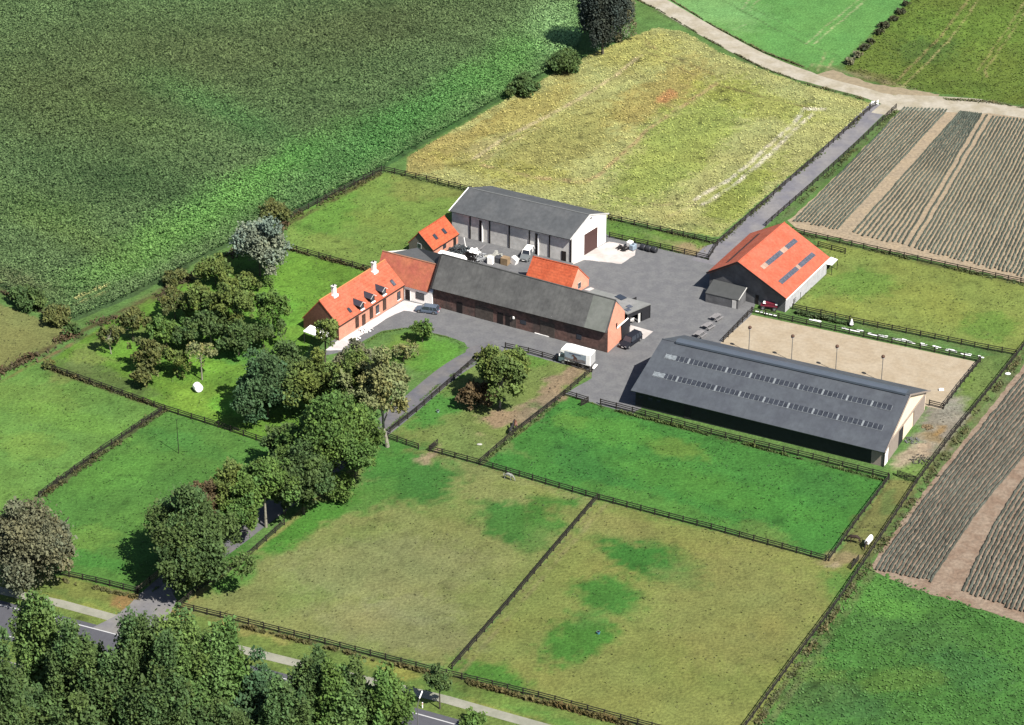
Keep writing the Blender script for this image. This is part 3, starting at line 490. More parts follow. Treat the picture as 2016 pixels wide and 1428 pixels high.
T('large_tree', 528, 822, 690, 118, BL, 'large dark bluish tree casting a black shadow on the orchard grass', trunk=.14)
T('large_tree', 570, 790, 662, 96, DK, 'dark tree standing just behind the large bluish tree', trunk=.14)
T('large_tree', 622, 822, 678, 92, OL, 'olive tree left of the bright grass gap by the drive', trunk=.15)
T('garden_tree', 640, 718, 612, 54, OL, 'slender airy tree in front of the farmhouse gable', style='open', dens=1.1, trunk=.35, cbx=5)
T('garden_tree', 696, 770, 664, 76, GY, 'grey olive tree in front of the farmhouse terrace', style='open', dens=1.5)
T('tall_tree', 706, 852, 690, 86, OL, 'tall grey green tree beside the bright grass gap', style='plume', trunk=.2)
T('tall_tree', 763, 880, 660, 116, YE, 'tall yellowish tree with bare pale trunk at the bend of the drive', style='open', dens=1.6, trunk=.16, bark=PALEBARK, cbx=-14)
T('large_tree', 650, 965, 752, 160, GR, 'biggest dark green tree beside the middle of the drive', trunk=.1, leaf=.36)
T('large_tree', 598, 1012, 850, 120, DK, 'dark round tree leaning over the drive below the biggest tree', trunk=.14)
T('large_tree', 700, 948, 812, 88, GR, 'mid green tree right of the biggest tree by the paddock corner', trunk=.15)
T('large_tree', 568, 935, 818, 84, DK, 'dark tree left of the biggest tree along the fence', trunk=.12)
T('drive_tree', 524, 1038, 880, 96, GR, 'green tree with a forked pale stem beside the drive', trunk=.3, bark=PALEBARK)
T('drive_tree', 458, 1035, 892, 84, OL, 'olive tree between two drive trees above the open tarmac', trunk=.2)
T('drive_tree', 474, 1070, 946, 84, GR, 'mid green tree filling the row just above the broad round drive tree', trunk=.16)
T('drive_tree', 560, 1012, 880, 80, DK, 'dark green tree behind the forked tree on the far side of the drive', trunk=.14)
T('drive_tree', 408, 1058, 932, 100, RD, 'reddish brown leaved tree behind the round drive tree')
T('drive_tree', 388, 1146, 962, 168, DK, 'broad dark round tree shading the lower drive', trunk=.1, leaf=.36, irr=1.0)
T('poplar_tree', 58, 1158, 972, 150, GY, 'grey brown egg shaped tree at the left edge by the road', trunk=.04, dens=1.5, irr=.15)
G2 = 'tall poplars between camera and public road'
for bx, by, tp, wd, c, lb, st in [
 (92, 1400, 1140, 96, PB, 'leftmost light green poplar beside the road end', 'plume'), (150, 1450, 1222, 100, PO, 'second poplar from the left, mid green', 'plume'),
 (225, 1490, 1270, 100, PO, 'dark green poplar in the hollow of the roadside group', 'plume'), (292, 1470, 1190, 122, PO, 'tall poplar in front of the drive entrance', 'plume'),
 (372, 1475, 1194, 136, PB, 'bright green poplar right of the drive entrance', 'plume'), (450, 1450, 1205, 92, GR, 'fresh green poplar reaching the front fence', 'plume'),
 (505, 1460, 1284, 116, BL, 'dark bluish round tree among the poplars', 'round'), (622, 1462, 1254, 88, PO, 'narrow dark poplar touching the front fence', 'plume'),
 (566, 1510, 1318, 86, PO, 'small pale tipped poplar in front of the bluish tree', 'plume'), (700, 1480, 1300, 84, PO, 'poplar standing right of the narrow dark poplar', 'plume'),
 (768, 1485, 1306, 76, GR, 'rightmost poplar next to the street lamp', 'plume'), (688, 1520, 1374, 84, PB, 'short bright green poplar at the bottom edge', 'plume'),
 (30, 1560, 1250, 90, DK, 'dark tree at the very left of the bottom row', 'plume'), (190, 1440, 1236, 90, PO, 'green poplar behind the hollow of the roadside group', 'plume'), (330, 1520, 1262, 110, DK, 'dark poplar below the tall entrance poplar', 'plume'), (660, 1490, 1290, 80, GR, 'green poplar between the narrow dark poplar and its right neighbour', 'plume'),
 (60, 1500, 1300, 100, DK, 'dark tree in the bottom left corner', 'round'), (430, 1520, 1340, 120, DK, 'dark green tree at the bottom edge below the bright poplar', 'round'), (160, 1540, 1350, 120, DK, 'dark shaded tree at the bottom edge left of the hollow', 'round')]:
    T('poplar_tree', bx, by, tp, wd, c, lb, group=G2, style=st, trunk=.06, leaf=.36, dens=1.2)
T('young_tree', 866, 1396, 1306, 46, DK, 'young round tree with staked trunk by the footpath', trunk=.42, leaf=.32, dens=1.2)
T('bush', 934, 1440, 1396, 54, GR, 'bush at the bottom edge right of the street lamp', 'bush', trunk=.1)
T('paddock_tree', 984, 803, 668, 112, OL, 'tall ragged tree standing in the horse paddock', style='open', dens=2.1, trunk=.22, bark=PALEBARK, cbx=8)
T('paddock_tree', 950, 772, 664, 50, BR, 'narrow brown tree behind the ragged paddock tree', style='open', dens=1.6, trunk=.3, cbx=14)
T('copper_tree', 938, 802, 748, 58, RD, 'low copper leaved tree beside the ragged paddock tree', trunk=.15)
T('lawn_tree', 832, 674, 622, 38, GR, 'small weeping tree on the round lawn', trunk=.15, leaf=.32)
T('lawn_tree', 795, 712, 672, 48, YE, 'thin yellowish young tree on the left of the lawn', style='open', dens=.6, trunk=.3, leaf=.28)
T('willow_tree', 1186, 106, -40, 88, A(92, 104, 92), 'dark tree at the field corner under the top edge', style='plume', trunk=.1, dens=1.1)
T('willow_tree', 1222, 82, -30, 46, GY, 'pale grey weeping tree right of the dark top tree', style='plume', trunk=.06, dens=.8)
T('bush', 1028, 184, 148, 54, DK, 'dark round bush on the field boundary, the left of two', 'bush', trunk=.05, group='boundary bushes')
T('bush', 1112, 140, 108, 66, DK, 'dark long bush on the field boundary nearest the top tree', 'bush', trunk=.05, group='boundary bushes')
T('bush', 52, 602, 578, 60, DK, 'dark scrub bush at the left maize corner', 'bush', trunk=.05, group='scrub at maize corner')
T('bush', 112, 636, 606, 56, BR, 'brown scrub bush left of the ditch corner', 'bush', trunk=.05, group='scrub at maize corner')
T('bush', 146, 660, 634, 30, DK, 'small dark bush at the ditch corner', 'bush', trunk=.05, group='scrub at maize corner')
T('bush', 95, 724, 708, 24, BR, 'small dark bush at the end of the long left fence', 'bush', trunk=.05)
for i, (x, y) in enumerate([(1674, 126), (1688, 114), (1700, 98), (1716, 84), (1730, 68), (1744, 54), (1758, 40), (1770, 27), (1784, 12), (1798, -2)]):
    T('hedge_bush', x+(i*7 % 5)-2, y, y-(15 if i < 2 else 8+i*5 % 7), 19 if i < 2 else 13+i*3 % 8, A(170, 168, 130) if i < 2 else A(104, 106, 74), 'pale round hedge bush nearest the gravel track' if i == 0 else '%s hedge bush counted from the gravel track towards the top edge' % ['', 'second', 'third', 'fourth', 'fifth', 'sixth', 'seventh', 'eighth', 'ninth', 'tenth'][i], 'bush', group='hedge bushes between the top fields', trunk=.02, leaf=.35)

# rough weeds along the fences
def weeds(name, lines, wpx, n, size, h, col, label):
    cen = []
    for pts in lines:
        L = [math.hypot(b[0]-a[0], b[1]-a[1]) for a, b in zip(pts[:-1], pts[1:])]; tot = sum(L)
        for _ in range(int(n*tot)):
            r = random.uniform(0, tot); i = 0
            while r > L[i] and i < len(L)-1: r -= L[i]; i += 1
            t = r/L[i]; x = pts[i][0]*(1-t)+pts[i+1][0]*t; y = pts[i][1]*(1-t)+pts[i+1][1]*t
            a = random.gauss(0, wpx/2); q = P(x+a*.7, y+a*.5); cen.append((q[0], q[1]))
    cen = np.array(cen); f = fbm(cen[:, 0], cen[:, 1], 2.5, 95); m = f > .42; cen = cen[m]; f = f[m]
    Z = RNG.uniform(.05, 1, len(cen))*h*(f-.3)*2.6
    c = np.array(col)[None]*(.7+RNG.random((len(cen), 1))*.7)*np.column_stack([1+(f-.5), np.ones(len(f)), np.ones(len(f))])
    V, Fq, Cv = cards(np.column_stack([cen, Z]), size, c, .9)
    return tag(qmesh(name, V, Fq, LEAF, Cv), label, 'weeds', kind='stuff')
weeds('weeds', [[(88, 724), (325, 808)], [(320, 810), (75, 982)], [(562, 490), (735, 537)], [(755, 338), (570, 432)]], 9, 5, .35, .7, A(104, 108, 66), 'rough brown green weeds along the fences on the left')
weeds('weeds', [[(455, 1230), (890, 1338), (1260, 1436)], [(125, 1145), (270, 1178)]], 9, 7, .38, .9, A(124, 122, 72), 'tall brown weeds outside the front fence by the footpath')
weeds('weeds', [[(1490, 1428), (1705, 1122), (1815, 962), (2010, 705)]], 10, 5, .34, .6, A(124, 130, 84), 'pale weeds along the long right hand fence')
weeds('weeds', [[(1182, 802), (1745, 948)], [(1760, 935), (1800, 950)], [(945, 914), (1110, 782)]], 5, 5, .3, .5, A(100, 128, 66), 'green weeds at the foot of the fence by the riding hall')
weeds('weeds', [[(1200, 432), (1410, 480)], [(757, 338), (925, 377)], [(1570, 460), (2060, 572)], [(1530, 442), (1765, 217)], [(1412, 482), (1695, 232)]], 6, 4, .32, .5, A(108, 124, 70), 'low weeds along the fences behind the buildings')
weeds('weeds', [[(-10, 742), (60, 705), (140, 664), (240, 618)], [(300, 592), (440, 512), (570, 440)], [(0, 575), (60, 604), (140, 645)]], 12, 5, .4, 1.0, A(110, 100, 70), 'brown scrub in the ditch between maize and orchard')
weeds('verge_grass', [[(980, 694), (905, 728), (862, 760), (792, 820), (740, 864)], [(918, 684), (880, 664), (800, 647), (752, 655), (700, 690)], [(500, 1014), (440, 1062), (300, 1165)], [(1112, 778), (1178, 798)], [(1200, 467), (1395, 511)]], 3, 5, .2, .14, A(112, 150, 72), 'ragged grass edges along the drive and the yard')
weeds('track_verge', [[(1232, -10), (1300, 22), (1400, 82), (1500, 134), (1600, 170), (1700, 196)], [(1310, -6), (1405, 52), (1500, 102), (1590, 136)], [(1860, 196), (1950, 202), (2050, 218)]], 5, 5, .3, .4, A(128, 136, 92), 'rough grass along both sides of the pale farm track')
weeds('shrubs', [[(1565, 618), (1680, 642)], [(1590, 622), (1640, 634)]], 7, 9, .34, 1.0, A(92, 118, 70), 'low green shrubs between the two arena fences near the stable')
# ------------------------------------------------------------------ fences
WOOD = mat('dark_fence_wood', A(62, 56, 50), rough=.9, var=.2, scale=3)
PALEWOOD = mat('weathered_rail', A(150, 138, 116), rough=.9, var=.15, scale=3)
pb = MB().box((0, 0, .62), (.17, .17, 1.28)); pb.add([(-.085, -.085, 1.26), (.085, -.085, 1.26), (.085, .085, 1.26), (-.085, .085, 1.26), (0, 0, 1.33)], [(0, 1, 4), (1, 2, 4), (2, 3, 4), (3, 0, 4)])
POSTM = None
def fence(label, pts, step=2.6, rails=(1.12, .74, .36), h=1.0, m=None, name='paddock_fence', group='dark timber paddock fences'):
    global POSTM
    m = m or WOOD; W = [PV(*p) for p in pts]; e = empty(name, W[0]); tag(e, label, 'fence', group)
    d = []
    for a, b in zip(W[:-1], W[1:]):
        n = max(1, round((b-a).length/step)); d += [a.lerp(b, i/n) for i in range(n)]
    d.append(W[-1])
    while len(d) > 98: d = d[::2]
    for i, p in enumerate(d):
        if POSTM is None: o = pb.build('post', WOOD, e); POSTM = o.data
        else: o = bpy.data.objects.new('post', POSTM); COL.objects.link(o); o.parent = e
        o.location = p-W[0]+Vector((0, 0, random.uniform(-.05, .02))); o.scale = (1, 1, h); o.rotation_euler = (random.gauss(0, .02), random.gauss(0, .02), math.atan2((W[1]-W[0]).y, (W[1]-W[0]).x))
    for z in rails:
        b = MB()
        for p, q in zip(d[:-1], d[1:]):
            j = random.uniform(-.03, .03)
            b.beam(p-W[0]+Vector((0, 0, z*h+j)), q-W[0]+Vector((0, 0, z*h-j)), .06, .15)
        b.build('rail', m, e)
    return e
fence('long left fence between the orchard and the left pastures', [(88, 724), (200, 764), (325, 809), (430, 842), (530, 876), (580, 890)])
fence('fence between the two left hand pastures', [(318, 812), (200, 890), (77, 980)])
fence('short fence below the left pasture, left of the drive entrance', [(110, 1131), (190, 1148), (270, 1168)])
fence('pale topped fence stub on the left of the drive entrance', [(272, 1167), (318, 1130)], m=PALEWOOD)
fence('fence along the lower right side of the drive', [(352, 1197), (390, 1164), (470, 1115), (560, 1034)])
fence('fence along the upper drive beside the horse paddock', [(768, 852), (820, 812), (880, 760), (935, 712), (960, 692)])
fence('long front fence along the public road side', [(356, 1198), (460, 1223), (640, 1269), (850, 1324), (1060, 1374), (1255, 1428), (1340, 1450)])
fence('short fence from the pale trunked tree to the small gate', [(764, 864), (800, 877), (824, 885)])
fence('long middle fence from the small gate to the right hand lane', [(846, 889), (945, 916), (1180, 985), (1400, 1043), (1625, 1105)])
fence('fence between the horse paddock and the green paddock', [(945, 914), (1010, 858), (1110, 780), (1165, 733)])
fence('fence behind the horse paddock beside the white lorry', [(995, 686), (1040, 696), (1096, 712), (1160, 733)])
fence('short fence stub at the yard corner above the green paddock', [(1112, 779), (1158, 793)])
fence('fence along the dark side of the riding hall', [(1182, 797), (1245, 813), (1400, 856), (1600, 905), (1748, 943)])
fence('left fence of the narrow grass lane on the right', [(1632, 1105), (1690, 1024), (1750, 945)])
fence('long right hand fence beside the ploughed field', [(1455, 1450), (1560, 1306), (1640, 1200), (1700, 1112), (1805, 952), (1880, 852), (1960, 754), (2060, 628)])
fence('fence dividing the two dry front paddocks', [(890, 1318), (1000, 1192), (1090, 1085), (1176, 984)])
fence('left fence of the sandy riding arena', [(1424, 674), (1480, 616)], step=2.2)
fence('far fence of the sandy riding arena', [(1480, 616), (1560, 634), (1700, 664), (1840, 694), (1927, 713)])
fence('right fence of the sandy riding arena', [(1930, 713), (1890, 762), (1857, 806), (1829, 799)], step=2.2)
fence('fence between the right paddock and the arena flower bed', [(1560, 609), (1700, 640), (1840, 668), (1945, 690), (2000, 700)])
fence('overgrown fence along the right side of the orange stable', [(1562, 600), (1600, 562), (1642, 518)])
fence('far fence of the right paddock below the ploughed rows', [(1560, 458), (1700, 490), (1860, 526), (2060, 570)])
fence('short inner fence at the top corner of the right paddock', [(1610, 486), (1664, 500)])
fence('fence on the left side of the access road', [(1413, 482), (1500, 405), (1600, 318), (1700, 228), (1724, 208)], h=.95)
fence('fence on the right side of the access road', [(1508, 446), (1600, 366), (1700, 274), (1764, 214)], h=.95)
fence('far fence of the grass strip beside the warehouse', [(1198, 432), (1300, 456), (1413, 482)])
fence('near fence of the grass strip beside the warehouse', [(1200, 468), (1300, 490), (1395, 512), (1412, 484)])
fence('fence behind the upper left pasture', [(756, 338), (840, 356), (928, 378)])
fence('fence along the maize edge of the upper left pasture', [(752, 338), (660, 384), (572, 430)], m=WOOD)
fence('fence below the upper left pasture ending at the farmhouse', [(562, 489), (650, 514), (738, 538)])
def gate(label, a, b, nm='field_gate'):
    A0 = PV(*a); B0 = PV(*b); e = empty(nm, A0); tag(e, label, 'gate', 'dark field gates'); d = B0-A0
    fr = MB(); up = Vector((0, 0, 1))
    for t in (0, .5, 1): fr.beam(d*t+up*.1, d*t+up*1.2, .1)
    fr.build('gate_frame', WOOD, e); r = MB()
    for z in (.15, .4, .65, .9, 1.15): r.beam(up*z, d+up*z, .05, .12)
    r.beam(up*.15, d+up*1.15, .05, .1); r.build('gate_bars', WOOD, e)
gate('dark gate standing open by the worn gap in the middle fence', (846, 889), (862, 876))
gate('dark gate between the riding hall corner and the right hand fence', (1766, 938), (1803, 950))
gate('dark gate at the end of the green paddock by the yard', (1158, 793), (1144, 800))
gate('small dark gate leaf folded against the right hand fence', (1676, 1122), (1690, 1104))

# ------------------------------------------------------------------ buildings
Aax = np.array([.885, -.466, 0]); Bax = np.array([.55, .835, 0])
TILE = mat('orange_roof_tiles', A(248, 136, 102), rough=.8, var=.16, scale=2.4, col2=A(236, 122, 86), stripes=((0, 0, 1), .42, .13, .3), bump=.03)
TILE2 = mat('bright_orange_tiles', A(248, 124, 80), rough=.8, var=.16, scale=2.4, col2=A(232, 108, 66), stripes=((0, 0, 1), .42, .13, .3), bump=.03)
TILEN = mat('stable_roof_tiles', A(248, 132, 100), rough=.8, var=.14, scale=2, col2=A(238, 120, 86), stripes=((.5, .86, 0), 1.0, .10, .1), bump=.02)
OLDTILE = mat('old_red_tiles', A(214, 116, 96), rough=.85, var=.14, scale=1.4, col2=A(226, 136, 100), stripes=((.87, -.49, 0), .3, .12, .25), bump=.03)
SLATE = mat('grey_corrugated_roof', A(120, 120, 118), rough=.85, var=.13, scale=1.3, col2=A(104, 104, 103), stripes=((.885, -.466, 0), 1.1, .12, .1))
WROOF = mat('warehouse_sheet_roof', A(106, 109, 112), rough=.8, var=.11, scale=1.2, col2=A(118, 120, 122), stripes=((.885, -.466, 0), 1.1, .08, .1))
HROOF = mat('riding_hall_roof', A(94, 99, 108), rough=.6, var=.09, scale=1.2, col2=A(104, 110, 118), stripes=((.9, -.44, 0), 1.1, .08, .09), spec=.4)
FLATR = mat('pale_sheet_roof', A(184, 182, 180), rough=.85, var=.08, scale=1.1, col2=A(170, 172, 168), stripes=((.885, -.466, 0), .3, .06, .4))
BRICK = mat('red_brick', (.5, .215, .145), rough=.9, var=.1, scale=5, col2=(.44, .19, .13), stripes=((0, 0, 1), .16, .12, .2))
DBRICK = mat('old_dark_brick', A(158, 122, 112), rough=.9, var=.25, scale=1.5, col2=A(122, 106, 100), stripes=((0, 0, 1), .2, .12, .2))
PBRICK = mat('farmhouse_brick', (.4, .19, .13), rough=.9, var=.1, scale=4, col2=(.36, .165, .115), stripes=((0, 0, 1), .16, .08, .2))
WHITE = mat('white_render', (.78, .76, .73), rough=.8, var=.03, scale=2)
GREYW = mat('grey_concrete_wall', (.43, .42, .4), rough=.9, var=.1, scale=1.2, col2=(.37, .36, .34))
DARKW = mat('black_cladding', A(56, 56, 62), rough=.7, var=.12, scale=2, stripes=((.55, .83, 0), .35, .2, .3))
GREENW = mat('dark_green_cladding', A(52, 62, 60), rough=.8, var=.12, scale=1, stripes=((.9, -.44, 0), .4, .2, .12))
TIMBER = mat('weathered_timber', A(150, 150, 152), rough=.9, var=.12, scale=1.4, stripes=((0, 0, 1), .28, .14, .12), col2=A(128, 128, 130))
CREAM = mat('cream_panel', (.6, .48, .35), rough=.8, var=.03, scale=1)
BROWN = mat('brown_door', A(112, 80, 76), rough=.6, var=.06, scale=2, stripes=((0, 0, 1), .25, .15, .1))
TAUPE = mat('taupe_door', (.2, .165, .14), rough=.7, var=.06, scale=2)
GLASS = mat('dark_glass', (.025, .03, .04), rough=.08, var=.02, spec=.6)
SKYL = mat('skylight_glass', A(120, 124, 136), rough=.2, var=.25, scale=2.5, spec=.6)
CLEAR = mat('clear_roof_sheet', A(176, 182, 186), rough=.3, var=.2, scale=3)
DARKT = mat('dark_trim', A(50, 44, 44), rough=.7, var=.1)
DORM = mat('dormer_slate', A(84, 78, 92), rough=.7, var=.1, scale=3, stripes=((0, 0, 1), .2, .12, .25))
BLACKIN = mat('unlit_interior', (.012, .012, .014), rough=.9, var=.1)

class Bld: pass
def gable(name, label, E1, E2, F1, F2, R1, R2, ze, zr, zf=None, roofm=SLATE, roofm2=None, wallm=BRICK, oe=.35, og=.3, th=.16, ridge=True, ridgem=None, group=None):
    """E near eave, F far eave, R ridge; 1 left end, 2 right end, in photo px"""
    zf = ze if zf is None else zf
    b = Bld(); b.E = [PV(*E1, ze), PV(*E2, ze)]; b.F = [PV(*F1, zf), PV(*F2, zf)]; b.R = [PV(*R1, zr), PV(*R2, zr)]
    for S_ in (b.E, b.F):
        n_ = (b.R[1]-b.R[0]).cross(S_[0]-b.R[0]).normalized(); xy = {id(b.E): E2, id(b.F): F2}[id(S_)]; S_[1] = hit(b.R[0], n_, *xy)
    d = (b.E[1]-b.E[0]).normalized(); b.d = d; b.n = [(b.F[i]-b.E[i]).to_2d().to_3d().normalized() for i in (0, 1)]
    org = Vector((b.E[0].x, b.E[0].y, 0)); b.org = org; e = empty(name, org); tag(e, label, 'building', group); b.e = e
    # walls
    up = Vector((0, 0, 1)); b.We = []; b.Wf = []; b.Wr = []
    for i, sg in ((0, 1), (1, -1)):
        n = b.n[i]; eh = (b.R[i]-b.E[i]).to_2d().length; fh = (b.R[i]-b.F[i]).to_2d().length
        we = b.E[i]+d*og*sg+n*oe+up*((zr-ze)*oe/eh-th*1.1); wf = b.F[i]+d*og*sg-n*oe+up*((zr-zf)*oe/fh-th*1.1); wr = b.R[i]+d*og*sg-up*th*1.1
        b.We.append(we); b.Wf.append(wf); b.Wr.append(wr)
    g0 = lambda p: Vector((p.x, p.y, 0)); w = MB()
    vs = [g0(b.We[0]), g0(b.We[1]), g0(b.Wf[1]), g0(b.Wf[0]), b.We[0], b.We[1], b.Wf[1], b.Wf[0], b.Wr[0], b.Wr[1]]
    w.add(vs, [(0, 1, 5, 4), (2, 3, 7, 6), (3, 0, 4, 8, 7), (1, 2, 6, 9, 5)]).build('wall', wallm, e, org)
    def slope(E, nm, m):
        r = MB(); v = [E[0], E[1], b.R[1], b.R[0]]; nn = (v[1]-v[0]).cross(v[3]-v[0]).normalized(); nn = nn if nn.z > 0 else -nn
        r.add(v+[p-nn*th for p in v], [(0, 1, 2, 3), (4, 5, 6, 7), (0, 1, 5, 4), (1, 2, 6, 5), (2, 3, 7, 6), (3, 0, 4, 7)])
        return r.build(nm, m, e, org), nn
    b.near, b.nn = slope(b.E, 'roof_slope', roofm); b.far, b.fn = slope(b.F, 'roof_slope', roofm2 or roofm)
    if ridge: MB().cyl(b.R[0]+up*.02, b.R[1]+up*.02, .13, n=8).build('ridge_cap', ridgem or roofm, e, org)
    b.dn = (b.E[1]-b.E[0]).cross(up).normalized()             # outward of the near wall
    if b.dn.y > 0: b.dn = -b.dn
    gg = (b.Wf[1]-b.We[1]).cross(up).normalized(); b.dr = gg if gg.x > 0 else -gg
    gl = (b.Wf[0]-b.We[0]).cross(up).normalized(); b.dl = gl if gl.x < 0 else -gl
    return b
def on_roof(b, nm, x, y, wd, ln, m, frame=DARKT, side='near', bars=0, proud=.07, d=None):
    nn = b.nn if side == 'near' else b.fn; p0 = b.R[0]; p = hit(p0, nn, x, y); d = d or b.d; s = nn.cross(d).normalized()
    def slab(w_, l_, h0, h1):
        v = [p+d*i*w_/2+s*j*l_/2+nn*h for h in (h0, h1) for i, j in ((-1, -1), (1, -1), (1, 1), (-1, 1))]
        return MB().add([q-b.org for q in v], [(3, 2, 1, 0), (4, 5, 6, 7), (0, 1, 5, 4), (1, 2, 6, 5), (2, 3, 7, 6), (3, 0, 4, 7)])
    f = slab(wd+.14, ln+.14, -.05, proud-.02).build(nm, frame, b.e); slab(wd, ln, proud-.02, proud).build('pane', m, f)
    return f
def on_wall(b, nm, x, y, wd, ht, m, side='near', proud=.05, frame=None, z0=None, sill=False, kids='pane'):
    """rectangle on a wall with its centre at px x,y (or its foot at z0)"""
    n = {'near': 'dn', 'right': 'dr', 'left': 'dl'}[side]; n = getattr(b, n); p0 = b.We[1] if side == 'right' else b.We[0]
    p = hit(p0, n, x, y)-b.org; t = n.cross(Vector((0, 0, 1))).normalized()
    if z0 is not None: p.z = z0+ht/2
    R = math.atan2(t.y, t.x)
    if frame:
        f = MB().box(p+n*(proud/2), (wd+.16, proud, ht+.16), R).build(nm, frame, b.e); MB().box(p+n*(proud+.01), (wd, .03, ht), R).build(kids, m, f)
    else: f = MB().box(p+n*(proud/2), (wd, proud, ht), R).build(nm, m, b.e)
    if sill: MB().box(p+n*(proud/2+.06)-Vector((0, 0, ht/2+.1)), (wd+.3, proud+.12, .08), R).build('sill', WHITE, f)
    return f
# -- farmhouse
fh = gable('farmhouse', 'long farmhouse with orange tiled roof, three dark dormers and two white chimneys', (668.5, 642), (796.8, 561), (594, 626.6), (724, 548), (628.2, 591.9), (758.1, 511.2), 3.3, 7.15, 2.1, roofm=TILE, wallm=PBRICK, oe=.3, og=.12, ridgem=mat('ridge_tiles', A(255, 170, 110), var=.05))
MB().beam(fh.We[0]+fh.dl*.03, fh.Wr[0]+fh.dl*.03, .05).build('dark_verge', DARKT, fh.e, fh.org)
lw = [Vector((fh.We[0].x, fh.We[0].y, 0)), Vector((fh.Wf[0].x, fh.Wf[0].y, 0)), fh.Wf[0], fh.Wr[0], fh.We[0]]
gc = sum(lw, Vector())/5; MB().poly([gc+(p-gc)*.995+fh.dl*.03 for p in lw]).build('gable_cladding', mat('brown_cladding', A(150, 104, 84), var=.12, scale=2, stripes=((0, 0, 1), .22, .2, .25)), fh.e, fh.org)
gut = MB().cyl(fh.E[0]-Vector((0, 0, .12)), fh.E[1]-Vector((0, 0, .12)), .09, n=6); gut.build('gutter', DARKT, fh.e, fh.org)
for cx, cy in ((736, 527), (657.5, 573.5)):
    p = hit(fh.R[0], fh.nn, cx, cy+7)-fh.org; c = MB().box(p+Vector((0, 0, .6)), (.75, .6, 2.0), math.radians(54)).build('chimney', WHITE, fh.e)
    MB().box(p+Vector((0, 0, 1.86)), (.95, .8, .14), math.radians(54)).build('chimney_cap', GREYW, c); MB().cyl(p+Vector((0, 0, 1.9)), p+Vector((0, 0, 2.25)), .12).build('chimney_pot', DARKT, c)
    MB().box(p+Vector((0, 0, -.2))+fh.nn*.1, (1.2, 1.1, .5), math.radians(54)).build('flashing', WHITE, c)
for cx, cy in ((714, 604.5), (735, 590), (757.5, 576)):   # dormer feet on the roof
    p = hit(fh.R[0], fh.nn, cx-2, cy+4)-fh.org; d = fh.d; o = fh.dn; up = Vector((0, 0, 1)); w2 = .62
    face = p+o*.1; back = -o*2.2
    b_ = MB(); v = [face-d*w2, face+d*w2, face+d*w2+up*1.0, face+up*1.5, face-d*w2+up*1.0]; v = [q-up*.25 for q in v[:2]]+v[2:]
    dm = b_.add(v+[q+back for q in v], [(0, 1, 2, 3, 4), (5, 6, 7, 8, 9), (0, 1, 6, 5), (1, 2, 7, 6), (4, 0, 5, 9), (2, 3, 8, 7), (3, 4, 9, 8)]).build('dormer', DARKT, fh.e)
    for s in (-1, 1):
        r = MB(); q = [face+o*.25+up*1.58, face+o*.25+d*s*(w2+.25)+up*.92]; q = q+[q[1]+back-o*.3, q[0]+back-o*.3]; nn = (q[1]-q[0]).cross(q[3]-q[0]).normalized(); nn = nn if nn.z > 0 else -nn
        r.add(q+[k+nn*.08 for k in q], [(0, 1, 2, 3), (4, 5, 6, 7), (0, 1, 5, 4), (1, 2, 6, 5), (2, 3, 7, 6), (3, 0, 4, 7)]).build('dormer_roof', DORM, dm)
        MB().beam(face+o*.27+up*1.6, face+o*.27+d*s*(w2+.25)+up*.95, .05, .12).build('barge_board', GREYW, dm)
    R = math.atan2(d.y, d.x); MB().box(face+o*.03+up*.5, (.8, .05, .85), R).build('window_pane', GLASS, dm); MB().box(face+o*.12+up*-.05, (1.1, .3, .16), R).build('window_sill', WHITE, dm)
on_roof(fh, 'skylight', 773.5, 557, .7, 1.2, SKYL); on_roof(fh, 'skylight', 688, 611, .55, .9, GLASS)
for i, x in enumerate((703, 716, 731, 743, 757, 785)):
    yb = 591+(796-x)*.635
    if i == 3 or i == 5: on_wall(fh, 'window', x, yb-15, .85, 1.6, GLASS, z0=.7, frame=WHITE if i == 9 else DARKT, sill=True)
    else: on_wall(fh, 'door' if i in (1, 3) else 'window', x, yb-15, .85, 2.1, mat('brown_glass', A(92, 64, 52), rough=.3), z0=.1 if i in (1,) else .45, frame=DARKT)
# white roofed porch
pc = [PV(597, 652, 2.6), PV(640, 668, 2.6), PV(652, 655, 2.6), PV(611, 640, 2.6)]; po = Vector((pc[0].x, pc[0].y, 0)); pe = empty('porch', po)
tag(pe, 'open porch with flat white roof at the end of the farmhouse', 'porch')
MB().add(pc+[p-Vector((0, 0, .15)) for p in pc], [(0, 1, 2, 3), (4, 5, 6, 7), (0, 1, 5, 4), (1, 2, 6, 5), (2, 3, 7, 6), (3, 0, 4, 7)]).build('roof', WHITE, pe, po)
for p in pc: q = p.lerp(sum(pc, Vector())/4, .06); MB().beam(Vector((q.x, q.y, 0)), q-Vector((0, 0, .15)), .12).build('post', DARKT, pe, po)
# -- long barn
bn = gable('long_barn', 'long old barn with grey corrugated roof and red brick gable end', (849.2, 568), (1193.9, 656), (890.5, 529.5), (1233, 617.5), (869.5, 500), (1213.2, 591.5), 4.08, 9.0, roofm=SLATE, wallm=DBRICK, oe=.6, og=.06)
rw = [Vector((bn.We[1].x, bn.We[1].y, 0)), Vector((bn.Wf[1].x, bn.Wf[1].y, 0)), bn.Wf[1], bn.Wr[1], bn.We[1]]
MB().poly([p+bn.dr*.05 for p in rw]).build('brick_gable', BRICK, bn.e, bn.org)
lw = [Vector((bn.We[0].x, bn.We[0].y, 0)), Vector((bn.Wf[0].x, bn.Wf[0].y, 0)), bn.Wf[0], bn.Wr[0], bn.We[0]]
MB().beam(bn.E[0]-bn.d*.05+Vector((0, 0, -.1)), bn.R[0]-bn.d*.05+Vector((0, 0, -.1)), .3, .5).build('verge_board', DARKT, bn.e, bn.org)
